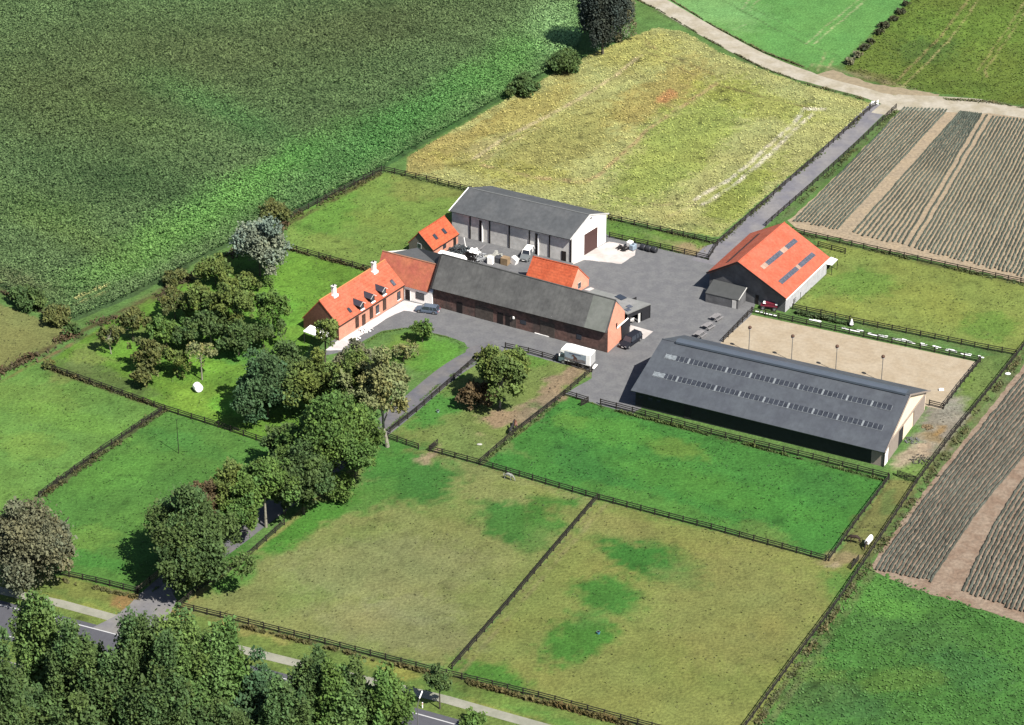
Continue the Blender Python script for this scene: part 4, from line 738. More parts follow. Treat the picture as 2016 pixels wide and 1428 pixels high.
# newer, paler sheets near the right end (their own colour)
t0, t1 = .875, .992; q = [bn.E[0].lerp(bn.E[1], t0), bn.E[0].lerp(bn.E[1], t1), bn.R[0].lerp(bn.R[1], t1), bn.R[0].lerp(bn.R[1], t0)]
MB().poly([p+bn.nn*.02 for p in q]).build('newer_roof_sheets', mat('pale_corrugated_sheets', A(150, 153, 146), var=.08, scale=1.2, stripes=((.885, -.466, 0), .25, .10, .4), col2=A(138, 142, 134)), bn.e, bn.org)
for x, wd_, ht_, mm in ((880, 3.2, 2.2, DBRICK), (945, 2.0, 2.6, TIMBER), (962, 2.0, 2.6, TIMBER), (985, 1.2, 2.4, DARKT), (1010, 1.3, 2.4, TIMBER), (1078, 3.0, 3.0, TIMBER), (1000, .9, 2.2, DARKT), (905, 1.2, 2.3, DARKT), (1140, 1.0, 1.0, GLASS), (1030, 1.2, .8, GLASS)):
    if mm is DBRICK: continue
    yb = 602+(x-851)*.262; on_wall(bn, 'barn_door' if ht_ > 1.5 else 'window', x, yb-12, wd_, ht_, mat('barn_door_wood', A(120, 108, 100), var=.2, scale=2, stripes=((.885, -.466, 0), .2, .3, .15)) if mm is TIMBER else mm, z0=.05 if ht_ > 1.5 else 1.3)
for x, y in ((1012, 625), (1087, 624.5)): on_wall(bn, 'wall_lamp', x, y, .28, .45, WHITE, proud=.3)
on_wall(bn, 'white_rail', 1067, 653, 3.0, .12, WHITE, z0=.05, proud=.12)
on_wall(bn, 'sliding_door', 1230, 651, 2.9, 3.4, DARKW, side='right', z0=.02, proud=.16); on_wall(bn, 'door_track', 1224.5, 637, 4.4, .14, WHITE, side='right', proud=.22, z0=3.5)
on_wall(bn, 'vent_slit', 1214, 641, .25, 1.0, DARKT, side='right', proud=.09)
# -- link house
LZ, LR = 2.96, 7.1
lp = {'E2': PV(842.4, 575.9, LZ), 'E1': PV(795.5, 563.5, LZ), 'R1': PV(753, 494, LR), 'R2': PV(863.3, 521.7, LR)}
lo = Vector((lp['E1'].x, lp['E1'].y, 0)); le = empty('link_house', lo); tag(le, 'white walled house with faded red tiled roof joining farmhouse and barn', 'building')
L1 = PV(747, 515, LR-1.6)
rf = [lp['E1'], lp['E2'], lp['R2'], lp['R1'], L1]; nn = (lp['E2']-lp['E1']).cross(lp['R2']-lp['E1']).normalized(); nn = nn if nn.z > 0 else -nn
MB().add(rf+[p-nn*.16 for p in rf], [(0, 1, 2, 3, 4), (5, 6, 7, 8, 9)]+[(i, (i+1) % 5, (i+1) % 5+5, i+5) for i in range(5)]).build('roof_slope', OLDTILE, le, lo)
MB().cyl(lp['R1'], lp['R2'], .14, n=8).build('ridge_cap', mat('pale_ridge', A(206, 150, 120), var=.1), le, lo)
bk = [lp['R1'].lerp(lp['R2'], .13)-Vector((0, 0, .05)), PV(821.5, 488, 6.0), PV(869.6, 500.6, 8.9), lp['R2']+Vector((0, 0, -.05))]
MB().add(bk+[p-Vector((0, 0, .15)) for p in bk], [(0, 1, 3), (1, 2, 3), (4, 7, 5), (5, 7, 6), (0, 1, 5, 4), (1, 2, 6, 5)]).build('rear_roof', mat('grey_felt_roof', A(116, 117, 118), var=.06, scale=1), le, lo)
g0 = lambda p: Vector((p.x, p.y, 0))
wn = (lp['E2']-lp['E1']).normalized(); inn = Vector((-wn.y, wn.x, 0)).normalized(); inn = inn if inn.y > 0 else -inn
a = g0(lp['E1'])+inn*.25-wn*.2; b2 = hit(a, inn, 850.8, 602.5); b2.z = 0; far_ = inn*5.5
wt = LZ+.1
MB().add([a, b2, b2+far_, a+far_]+[p+Vector((0, 0, wt)) for p in (a, b2, b2+far_, a+far_)], [(0, 1, 5, 4), (1, 2, 6, 5), (2, 3, 7, 6), (3, 0, 4, 7), (4, 5, 6, 7)]).build('wall', WHITE, le, lo)
MB().add([lp['R1']-Vector((0, 0, .2)), L1-Vector((0, 0, .2)), g0(L1), g0(bk[1]), bk[1]-Vector((0, 0, .2))], [(0, 1, 2, 3, 4)]).build('end_wall', GREYW, le, lo)
lk = Bld(); lk.dn = -inn; lk.We = [a]; lk.org = lo; lk.e = le
on_wall(lk, 'door', 803, 581, 1.0, 2.2, DARKT, z0=.05, frame=WHITE); on_wall(lk, 'window', 827, 588, 1.7, 1.3, GLASS, frame=mat('grey_frame', A(120, 112, 108)), z0=.9)
# -- small outbuilding, mid building
sm = gable('small_outbuilding', 'small orange tiled outbuilding with two skylights beside the warehouse', (852.5, 493.8), (904.2, 461), (802.5, 478), (854.5, 446), (823.5, 458.5), (875.2, 425.2), 2.14, 5.0, 2.0, roofm=TILE2, wallm=PBRICK, oe=.25, og=.12)
lw = [g0(sm.We[0]), g0(sm.Wf[0]), sm.Wf[0], sm.Wr[0], sm.We[0]]; MB().poly([p+sm.dl*.04 for p in lw]).build('rendered_gable', mat('grey_brown_render', A(170, 160, 148), var=.08), sm.e, sm.org)
MB().beam(sm.E[0]-sm.d*.04, sm.R[0]-sm.d*.04, .1, .25).build('verge_board', DARKT, sm.e, sm.org); MB().cyl(sm.E[0]-Vector((0, 0, .1)), sm.E[1]-Vector((0, 0, .1)), .08, n=6).build('gutter', DARKT, sm.e, sm.org)
on_roof(sm, 'skylight', 857, 466.5, .7, 1.1, GLASS); on_roof(sm, 'skylight', 874.5, 455.5, .7, 1.1, GLASS)
on_wall(sm, 'door', 895, 476, .9, 1.9, DARKT, z0=.05); on_wall(sm, 'window', 875, 488, 1.0, .9, GLASS, z0=.8); on_wall(sm, 'window', 826, 484, .8, .9, GLASS, side='left', frame=WHITE)
md = gable('brick_outbuilding', 'small brick building with bright orange roof behind the long barn', (1034.1, 546.7), (1123.6, 569.4), (1071, 525.5), (1160.6, 548), (1049.2, 505.1), (1138.7, 526.5), 1.8, 5.03, roofm=TILE2, wallm=BRICK, oe=.15, og=.05)
on_wall(md, 'window', 1140.5, 562, .85, 1.1, GLASS, side='right', frame=GREYW)
# -- lean-to shed behind the barn
sp = [PV(1169.5, 569, 3.0), PV(1281.5, 598.3, 3.0), PV(1235.5, 618, 3.0), PV(1120, 590, 3.0)]; so_ = g0(sp[2]); se = empty('open_shed', so_)
tag(se, 'low black shed with pale flat roof and open front behind the barn gable', 'shed')
MB().add(sp+[p-Vector((0, 0, .18)) for p in sp], [(0, 1, 2, 3), (4, 5, 6, 7), (0, 1, 5, 4), (1, 2, 6, 5), (2, 3, 7, 6), (3, 0, 4, 7)]).build('roof', FLATR, se, so_)
fr = [g0(sp[2]), g0(sp[1])]; dv = (fr[1]-fr[0]); dl_ = dv.length; dv.normalize(); on_ = Vector((dv.y, -dv.x, 0)); Rz = math.atan2(dv.y, dv.x)
def shed_piece(nm, t0, t1, z0, z1, m, off=-.12, thk=.12):
    c = fr[0]+dv*dl_*(t0+t1)/2+on_*off; return MB().box(c-so_+Vector((0, 0, (z0+z1)/2)), (dl_*(t1-t0), thk, z1-z0), Rz).build(nm, m, se)
shed_piece('front_wall', .62, 1.0, 0, 2.81, DARKW); shed_piece('front_wall', 0, .14, 0, 2.81, DARKW); shed_piece('lintel', .14, .62, 1.95, 2.81, DARKW)
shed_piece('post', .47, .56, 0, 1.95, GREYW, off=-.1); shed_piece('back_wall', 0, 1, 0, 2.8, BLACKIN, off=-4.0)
bl = [g0(sp[1]), g0(sp[0])]; c = (bl[0]+bl[1])/2-so_-dv*.1; MB().box(c+Vector((0, 0, 1.4)), ((bl[1]-bl[0]).length, .12, 2.8), math.atan2((bl[1]-bl[0]).y, (bl[1]-bl[0]).x)).build('rear_wall', DARKW, se)
for x, y, a_, b_ in ((1222, 586, 1.9, .9), (1239, 604, 1.0, .6), (1236, 610.5, 1.0, .6)):
    p = PV(x, y, 3.0)-so_; MB().box(p+Vector((0, 0, .05)), (a_, b_*1.6, .1), Rz-math.pi/2).build('skylight', SKYL if b_ < .8 else GLASS, se)
# clutter inside the shed mouth
k = fr[0]+dv*dl_*.3-on_*1.0; sc = empty('wheelbarrow', k); tag(sc, 'pale wheelbarrow standing in the open front of the black shed', 'wheelbarrow')
MB().add([(-.5, -.35, .45), (.5, -.35, .45), (.5, .35, .45), (-.5, .35, .45), (-.75, -.5, .85), (.7, -.5, .85), (.7, .5, .85), (-.75, .5, .85)], [(0, 1, 2, 3), (0, 1, 5, 4), (1, 2, 6, 5), (2, 3, 7, 6), (3, 0, 4, 7)]).build('tray', WHITE, sc)
MB().cyl((-.8, -.06, .22), (-.8, .06, .22), .22, n=14).build('wheel', DARKT, sc); MB().beam((.4, -.3, .05), (.4, -.3, .5), .05).beam((.4, .3, .05), (.4, .3, .5), .05).beam((-.8, -.1, .25), (1.2, -.35, .6), .05).beam((-.8, .1, .25), (1.2, .35, .6), .05).build('frame', DARKT, sc)
# -- warehouse
wh = gable('warehouse', 'big warehouse with grey sheet roof, white gable and brown roller door', (884.1, 415.6), (1122.3, 472.3), (966, 366), (1198.5, 420.7), (923.2, 369.7), (1161.4, 423.2), 5.48, 8.15, roofm=WROOF, wallm=GREYW, oe=.75, og=.1, ridgem=mat('pale_ridge_cap', A(150, 152, 152), var=.06))
rw = [g0(wh.We[1]), g0(wh.Wf[1]), wh.Wf[1], wh.Wr[1], wh.We[1]]
MB().poly([p+wh.dr*.05 for p in rw]).build('white_gable', WHITE, wh.e, wh.org)
MB().beam(wh.E[1]+wh.d*.05, wh.R[1]+wh.d*.05, .12, .25).beam(wh.F[1]+wh.d*.05, wh.R[1]+wh.d*.05, .12, .25).build('barge_board', GREYW, wh.e, wh.org)
MB().beam(wh.E[0]-wh.d*.05, wh.R[0]-wh.d*.05, .12, .25).build('barge_board', WHITE, wh.e, wh.org)
on_wall(wh, 'roller_door', 1162.5, 477, 4.3, 4.5, BROWN, side='right', z0=.03, proud=.12)
for x in (926, 964.5, 1003, 1042.5, 1082): 
    yb = 446+20+(x-900)*.235; on_wall(wh, 'wall_column', x, yb-10, .22, 4.9, DARKT, z0=0, proud=.16)
for x in (946.5, 1056.5): on_wall(wh, 'door_column', x, 480, .55, 4.6, DARKT, z0=0, proud=.1); on_wall(wh, 'downpipe', x+4, 480, .14, 4.3, WHITE, z0=0, proud=.3)
on_wall(wh, 'corner_post', 1123.5, 500, .3, 5.3, DARKT, z0=0, proud=.1); on_wall(wh, 'door', 1110, 508, 1.0, 2.1, DARKT, z0=.03, proud=.09)
on_wall(wh, 'gable_lamp', 1163, 429, .3, .2, DARKT, side='right', proud=.25)
# -- orange stable
st = gable('stable_barn', 'timber stable barn with wide orange roof and long skylight strips', (1390.9, 537.4), (1476.7, 459.3), (1547.8, 589.6), (1634.3, 507.2), (1452.2, 516.5), (1544.8, 437.8), 4.1, 8.3, 3.25, roofm=TILEN, wallm=TIMBER, oe=.4, og=.65, th=.22)
# for this barn E is the left eave and F the right eave; gable 1 faces the camera
st.nn_left, st.nn_right = st.nn, st.fn
sg = (st.Wf[0]-st.We[0]).cross(Vector((0, 0, 1))).normalized(); sg = sg if sg.y < 0 else -sg; st.dl = sg
sr = (st.Wf[1]-st.Wf[0]).cross(Vector((0, 0, 1))).normalized(); sr = sr if sr.x > 0 else -sr
MB().beam(st.E[0]+sg*.05, st.R[0]+sg*.05, .1, .3).beam(st.F[0]+sg*.05, st.R[0]+sg*.05, .1, .3).build('barge_board', DARKT, st.e, st.org)
MB().cyl(st.F[0]-Vector((0, 0, .15)), st.F[1]-Vector((0, 0, .15)), .1, n=6).build('gutter', WHITE, st.e, st.org)
fwall = [g0(st.Wf[0]), g0(st.Wf[1]), st.Wf[1], st.Wf[0]]; MB().poly([p+sr*.04 for p in fwall]).build('side_cladding', mat('pale_side_cladding', (.3, .295, .305), var=.1, scale=1.2, stripes=((.5, .86, 0), .9, .15, .08)), st.e, st.org)
def strip(b, pa, pb_, wd_, nn_, name, n, mA, mB, lights):
    a_ = hit(b.R[0], nn_, *pa); c_ = hit(b.R[0], nn_, *pb_); d_ = (c_-a_); L_ = d_.length; d_.normalize(); s_ = nn_.cross(d_).normalized()
    for i in range(n):
        q0 = a_+d_*L_*(i+.015)/n; q1 = a_+d_*L_*(i+.985)/n; m_ = mB if i in lights else mA
        v = [q0-s_*wd_/2, q1-s_*wd_/2, q1+s_*wd_/2, q0+s_*wd_/2]; fr_ = MB().add([p+nn_*.02-b.org for p in v]+[p+nn_*.07-b.org for p in v], [(3, 2, 1, 0), (4, 5, 6, 7), (0, 1, 5, 4), (1, 2, 6, 5), (2, 3, 7, 6), (3, 0, 4, 7)])
        fr_.build(name, m_, b.e)
strip(st, (1500, 528), (1567, 473), 1.0, st.fn, 'skylight_panel', 14, SKYL, mat('milky_sheet', A(226, 190, 168), var=.1), (0, 8, 9, 1))
strip(st, (1536, 557), (1602, 500), 1.0, st.fn, 'skylight_panel', 14, SKYL, MATS['milky_sheet'], (7,))
strip(st, (1432, 517), (1494, 461), .8, st.nn, 'skylight_panel', 12, mat('dim_roof_sheet', A(110, 70, 66), var=.1), SKYL, ())
on_wall(st, 'door', 1490, 597, .7, 2.0, DARKT, side='left', z0=.05)
dp = hit(st.We[0], sg, 1405, 560)
# annex
ax = [PV(1388.4, 576.5, 2.0), PV(1454, 591.6, 2.0), PV(1470.4, 566.4, 3.1), PV(1404.8, 550, 3.1)]; ao = g0(ax[0]); ae = empty('stable_annex', ao)
tag(ae, 'low dark felt roofed annex in front of the stable barn gable', 'annex')
MB().add(ax+[p-Vector((0, 0, .15)) for p in ax], [(0, 1, 2, 3), (4, 5, 6, 7), (0, 1, 5, 4), (1, 2, 6, 5), (2, 3, 7, 6), (3, 0, 4, 7)]).build('roof', mat('dark_felt', A(98, 100, 100), var=.07, scale=1), ae, ao)
ws = [p.lerp(sum(ax, Vector())/4, .03)-Vector((0, 0, .15)) for p in ax]
MB().add([g0(p) for p in ws]+ws, [(0, 1, 5, 4), (1, 2, 6, 5), (2, 3, 7, 6), (3, 0, 4, 7)]).build('wall', TIMBER, ae, ao)
MB().beam(ax[1]+Vector((.04, 0, 0)), ax[2]+Vector((.04, 0, 0)), .08, .2).build('fascia', GREYW, ae, ao)
dd = (ws[1]-ws[0]).to_2d().to_3d().normalized(); MB().box(g0(ws[1]).lerp(g0(ws[0]), .12)-ao+Vector((0, 0, .9))+Vector((dd.y, -dd.x, 0))*.04, (.8, .08, 1.7), math.atan2(dd.y, dd.x)).build('door', GREYW, ae)
# white awning behind the stable
aw = [PV(1624, 519, 2.4), PV(1638, 522, 2.2), PV(1649, 511, 2.2), PV(1636, 506, 2.4)]; awo = g0(aw[0]); awe = empty('awning', awo); tag(awe, 'small white lean-to roof at the far corner of the stable barn', 'awning')
MB().add(aw+[p-Vector((0, 0, .1)) for p in aw], [(0, 1, 2, 3), (4, 5, 6, 7), (0, 1, 5, 4), (1, 2, 6, 5), (2, 3, 7, 6), (3, 0, 4, 7)]).build('roof', WHITE, awe, awo)
for p in aw[1:3]: MB().beam(g0(p), p-Vector((0, 0, .1)), .1).build('post', DARKT, awe, awo)
# -- riding hall
hl = gable('riding_hall', 'long low riding hall with blue grey roof and two skylight strips', (1241.8, 768.9), (1742.4, 891.8), (1347.7, 660), (1831.8, 769.3), (1303.6, 667.6), (1792.5, 777.8), 3.7, 8.35, 3.3, roofm=HROOF, wallm=GREENW, oe=1.0, og=.5, th=.2)
up = Vector((0, 0, 1))
r0 = hl.R[0].lerp(hl.R[1], .06); r1 = hl.R[0].lerp(hl.R[1], .985); nxy = hl.n[0]
rv = MB(); pr = [(-.5, .0), (-.45, .35), (.3, .5), (1.35, .2), (1.4, -.25)]
v0 = [r0+nxy*a_+up*z_ for a_, z_ in pr]; v1 = [r1+nxy*a_+up*z_ for a_, z_ in pr]
rv.add(v0+v1, [(0, 1, 2, 3, 4), (9, 8, 7, 6, 5)]+[(i, i+1, i+6, i+5) for i in range(4)]).build('ridge_vent', mat('ridge_vent_sheet', A(112, 122, 136), rough=.5, var=.05, scale=1), hl.e, hl.org)
lw = [g0(hl.We[1]), g0(hl.Wf[1]), hl.Wf[1], hl.Wr[1], hl.We[1]]; MB().poly([p+hl.dr*.04 for p in lw]).build('cream_gable', CREAM, hl.e, hl.org)
MB().beam(hl.E[1]+hl.d*.05, hl.R[1]+hl.d*.05, .12, .28).beam(hl.F[1]+hl.d*.05, hl.R[1]+hl.d*.05, .12, .28).build('barge_board', TAUPE, hl.e, hl.org)
wa, wb = g0(hl.We[1]), g0(hl.Wf[1]); dv_ = (wb-wa); LW = dv_.length; dv_.normalize(); Rg = math.atan2(dv_.y, dv_.x)
def gp(nm, t0, t1, z0, z1, m, off=.1, thk=.1):
    c_ = wa+dv_*LW*(t0+t1)/2+hl.dr*off; return MB().box(c_-hl.org+up*(z0+z1)/2, (LW*(t1-t0), thk, z1-z0), Rg).build(nm, m, hl.e)
gp('door_track', .02, .98, 3.45, 3.7, TAUPE, .14, .2); gp('sliding_door', .1, .33, .02, 3.45, TAUPE, .12); gp('dark_opening', .33, .45, .02, 3.45, BLACKIN, .08, .04); gp('sliding_door', .7, .97, .02, 3.45, TAUPE, .12)
gp('corner_post', -.01, .01, 0, 3.6, DARKT, .1); gp('white_panel', .015, .085, .02, 3.4, WHITE, .12)
cs = MB(); p0 = hl.We[1]-hl.d*2.2; cs.add([g0(hl.We[1])+hl.dn*.03, g0(p0)+hl.dn*.03, g0(p0)+hl.dn*.03+up*3.4, g0(hl.We[1])+hl.dn*.03+up*3.4], [(0, 1, 2, 3)]).build('painted_sunlit_corner', TAUPE, hl.e, hl.org)  # sunlit end of the eave-shaded side wall, painted as a lighter rectangle
on_wall(hl, 'dark_doorway', 1353, 812, 1.2, 2.9, BLACKIN, z0=.05)
for x in (1262, 1280, 1296): on_wall(hl, 'window', x, 790+(x-1262)*.25, .7, .6, GLASS, z0=2.0)
for tt, nm_ in ((.375, 1), (.72, 2)):
    A0 = hl.E[0].lerp(hl.R[0], tt); A1 = hl.E[1].lerp(hl.R[1], tt); n_ = 47
    A0, A1 = A0.lerp(A1, .045 if nm_ == 1 else .05), A0.lerp(A1, .955)
    d_ = A1-A0; s_ = hl.nn.cross(d_.normalized())
    fr_ = MB()
    for i in range(n_+1):
        wide = .34 if i in (5, 13, 18, 23, 28, 33, 38, 43) else .07
        q_ = A0+d_*i/n_; u_ = d_.normalized()*wide/2; v = [q_-u_-s_*.62, q_+u_-s_*.62, q_+u_+s_*.62, q_-u_+s_*.62]; fr_.poly([p+hl.nn*.07 for p in v])
    v = [A0-s_*.66, A1-s_*.66, A1-s_*.60, A0-s_*.60]; fr_.poly([p+hl.nn*.071 for p in v])
    stp = MB(); v = [A0-s_*.62, A1-s_*.62, A1+s_*.62, A0+s_*.62]; stp.add([p-hl.nn*.03 for p in v]+[p+hl.nn*.05 for p in v], [(4, 5, 6, 7), (0, 1, 5, 4), (1, 2, 6, 5), (2, 3, 7, 6), (3, 0, 4, 7)])
    so2 = stp.build('skylight_strip', mat('hall_skylight', A(78, 82, 90), rough=.25, var=.25, scale=1.5, spec=.6), hl.e, hl.org); f2 = fr_.build('glazing_bars', CLEAR, so2, hl.org)
    v = [A0-s_*.5, A0+d_*.05-s_*.5, A0+d_*.05+s_*.5, A0+s_*.5]; MB().poly([p+hl.nn*.078 for p in v]).build('pale_panel', mat('milky_panel', A(160, 168, 174), var=.25, scale=2), so2, hl.org)
# ------------------------------------------------------------------ vehicles
RUB = mat('rubber', (.02, .02, .02), rough=.9, var=.1); CHR = mat('pale_metal', A(200, 200, 204), rough=.4, metal=.3, var=.03)
RED = mat('red_lamp', (.35, .02, .02), rough=.3, var=.02); LAMP = mat('lamp_glass', A(235, 235, 235), rough=.15, var=.02)
def wheels(e, xs, y, r, wd=.24):
    for x in xs:
        for s in (-1, 1):
            w_ = MB().cyl((x, s*y-wd/2*s, r), (x, s*y+wd/2*s, r), r, n=18).build('wheel', RUB, e); MB().cyl((x, s*y+wd/2*s, r), (x, s*y+(wd/2+.02)*s, r), r*.55, n=12).build('rim', CHR, w_)
def car(name, label, front, rear, wd, ht, body_col, cabin, roofm=None, cat='car', hood=.62, bt=.55):
    """cabin: profile of the glasshouse as fractions of length (from the front) base0, top0, top1, base1"""
    f = PV(*front); r = PV(*rear); d = f-r; L = d.length; e = empty(name, (f+r)/2, math.atan2(d.y, d.x)); tag(e, label, cat)
    m = mat(name+'_paint', body_col, rough=.5 if sum(body_col) < .1 else .35, var=.02, spec=.12 if sum(body_col) < .1 else .3); hb = ht*bt; h = L/2
    b = MB(); sec = []
    for x, z0, z1, k in ((h, .35, hb*.68, .80), (h-.12, .25, hb*.8, .92), (h-.9*hood-.3, .22, hb*.97, 1), (h-L*cabin[0], .22, hb, 1), (-h+.5, .22, hb, 1), (-h+.08, .25, hb*.98, .95), (-h, .35, hb*.85, .9)):
        y = wd/2*k; sec.append([(x, -y, z0), (x, -y, (z0+z1)/2), (x, -y*.93, z1), (x, y*.93, z1), (x, y, (z0+z1)/2), (x, y, z0)])
    n = 6; vs = [p for s in sec for p in s]; fs = [tuple(range(6))[::-1], tuple(range(len(vs)-6, len(vs)))]
    for i in range(len(sec)-1):
        for j in range(n): fs.append((i*n+j, i*n+(j+1) % n, (i+1)*n+(j+1) % n, (i+1)*n+j))
    b.add(vs, fs).build('body', m, e, bevel=.05)
    x0, x1, x2, x3 = [h-L*c for c in cabin]; y0 = wd/2*.92; y1 = wd/2*.76
    gv = [(x0, -y0, hb-.02), (x0, y0, hb-.02), (x3, y0, hb-.02), (x3, -y0, hb-.02), (x1, -y1, ht-.04), (x1, y1, ht-.04), (x2, y1, ht-.04), (x2, -y1, ht-.04)]
    fq = [(0, 1, 5, 4), (1, 2, 6, 5), (2, 3, 7, 6), (3, 0, 4, 7), (4, 5, 6, 7)]
    MB().add(gv, fq).build('windows', GLASS, e)
    rm = roofm or m; xm = (x1+x2)/2
    ro = MB(); ro.add([(x1+.05, -y1-.02, ht-.05), (x1+.05, y1+.02, ht-.05), (x2-.05, y1+.02, ht-.05), (x2-.05, -y1-.02, ht-.05), (x1, -y1*.9, ht), (x1, y1*.9, ht), (x2, y1*.9, ht), (x2, -y1*.9, ht)], fq+[(3, 2, 1, 0)]).build('roof', rm, e, bevel=.03)
    pl = MB()
    for s in (-1, 1):
        for a_, c_ in (((x0, s*y0), (x1, s*y1)), ((x3, s*y0), (x2, s*y1)), ((xm+.1, s*y0), (xm, s*y1)), ((x3+.9, s*y0), (x2+.7, s*y1))): pl.beam((a_[0], a_[1]+.01*s, hb-.03), (c_[0], c_[1]+.01*s, ht-.03), .09)
    pl.build('pillars', rm, e)
    wheels(e, (h-.85, -h+.85), wd/2-.1, .34)
    for s in (-1, 1):
        MB().box((h-.06, s*wd*.33, hb*.66), (.12, .34, .16)).build('headlight', LAMP, e); MB().box((-h+.03, s*wd*.38, hb*.8), (.1, .2, .3)).build('tail_light', RED, e)
        MB().box((x0-.25, s*(wd/2+.05), hb+.08), (.14, .22, .16)).build('mirror', m, e)
    for t in (h+.01, -h-.01): MB().box((t, 0, .45), (.02, .5, .12)).build('number_plate', WHITE, e)
    return e
car('estate_car', 'blue grey estate car parked on the pale terrace by the white house', (818.5, 611), (864.5, 617), 1.8, 1.48, A(126, 140, 160), (.24, .38, .9, .985))
car('black_car', 'black off-road car parked beside the brick gable of the long barn', (1225, 688), (1257, 665.5), 1.95, 1.85, (.012, .013, .018), (.27, .38, .93, .99))
car('white_roofed_car', 'boxy off-road car with white roof in the court behind the long barn', (1030, 517), (1045, 499), 1.85, 1.95, A(150, 156, 158), (.34, .4, .97, .99), roofm=WHITE, bt=.58)
# horse lorry
f = PV(1104, 709.5); r = PV(1167, 724.5); d = f-r; L = d.length; e = empty('horse_lorry', (f+r)/2, math.atan2(d.y, d.x)); tag(e, 'white horse lorry with a picture of a horse on its side by the paddock fence', 'lorry'); h = L/2; W2 = 1.15
cabm = mat('lorry_cab_paint', A(150, 176, 184), rough=.3, var=.02, spec=.6)
bx_ = MB(); pr = [(-h, .85), (-h, 3.15), (h-1.7, 3.35), (h-.55, 3.1), (h-.25, 2.55), (h-1.15, 2.35), (h-1.2, .85)]
bx_.extr([(a_, b_) for a_, b_ in pr], (0, -W2, 0), (1, 0, 0), (0, 0, 1), (0, 2*W2, 0)).build('box_body', WHITE, e, bevel=.08)
cb = MB(); pr = [(h-1.2, .45), (h-1.2, 2.33), (h-.45, 2.25), (h-.08, 1.35), (h, 1.2), (h, .45)]; cb.extr(pr, (0, -W2+.06, 0), (1, 0, 0), (0, 0, 1), (0, 2*W2-.12, 0)).build('cab', cabm, e, bevel=.06)
MB().add([(h-.43, -.95, 2.15), (h-.43, .95, 2.15), (h-.1, .95, 1.4), (h-.1, -.95, 1.4)], [(0, 1, 2, 3)]).build('windscreen', GLASS, e); bpy.context.view_layer.update()
for s in (-1, 1):
    MB().add([(h-1.1, s*(W2-.05), 2.1), (h-.55, s*(W2-.05), 2.1), (h-.28, s*(W2-.05), 1.4), (h-1.1, s*(W2-.05), 1.4)], [(0, 1, 2, 3)]).build('side_window', GLASS, e)
    MB().box((h-.3, s*(W2+.15), 1.9), (.1, .22, .4)).build('mirror', WHITE, e); MB().box((h, s*.8, .8), (.06, .3, .2)).build('headlight', LAMP, e)
    y = s*(W2+.012); x0, x1 = -h+.95, h-1.35
    fr_ = MB().box(((x0+x1)/2, y, 2.0), (x1-x0+.14, .02, 1.75)).build('picture_frame', mat('picture_blue', A(116, 136, 160), var=.05), e)
    y += s*.014; MB().box(((x0+x1)/2, y, 2.0), (x1-x0, .01, 1.6)).build('picture_sky', mat('picture_sky', A(206, 222, 236), var=.05, scale=2), fr_)
    y += s*.008; MB().add([(x0, y, 1.2), (x1, y, 1.2), (x1, y, 1.75), (x1-1.2, y, 1.55), (x0+1.7, y, 1.72), (x0+.5, y, 1.85), (x0, y, 1.75)], [(0, 1, 2, 3, 4, 5, 6)]).build('picture_ground', mat('picture_ground', A(168, 160, 158), var=.15, scale=3), fr_)
    y += s*.008; c_ = (x0+x1)/2+.1
    hp = [(-.5, 1.3), (-.42, 1.75), (-.5, 1.95), (-.3, 2.1), (-.05, 2.3), (.2, 2.52), (.42, 2.45), (.66, 2.2), (.6, 2.1), (.35, 2.2), (.2, 2.0), (.25, 1.75), (.15, 1.3), (.03, 1.3), (.02, 1.65), (-.28, 1.65), (-.38, 1.3)]
    MB().add([(c_+a_, y, b_) for a_, b_ in hp], [tuple(range(len(hp)))]).build('painted_horse', mat('picture_brown', A(130, 92, 84), var=.1), fr_)
    MB().box((c_-.1, y, 2.66), (2.3, .01, .2)).build('lettering_band', mat('picture_band', A(136, 146, 170), var=.1, scale=6), fr_)
MB().box((-.2, 0, .62), (L-1.4, 1.6, .4)).build('chassis', DARKT, e); wheels(e, (h-.95, -h+1.5), W2-.2, .42, .3)
MB().box((-h-.02, 0, 2.0), (.05, 2.0, 2.1)).build('rear_ramp', mat('ramp_white', A(246, 246, 246), var=.02), e); MB().box((-h-.45, .2, .5), (.5, 1.7, .08)).build('rear_step', WHITE, e)

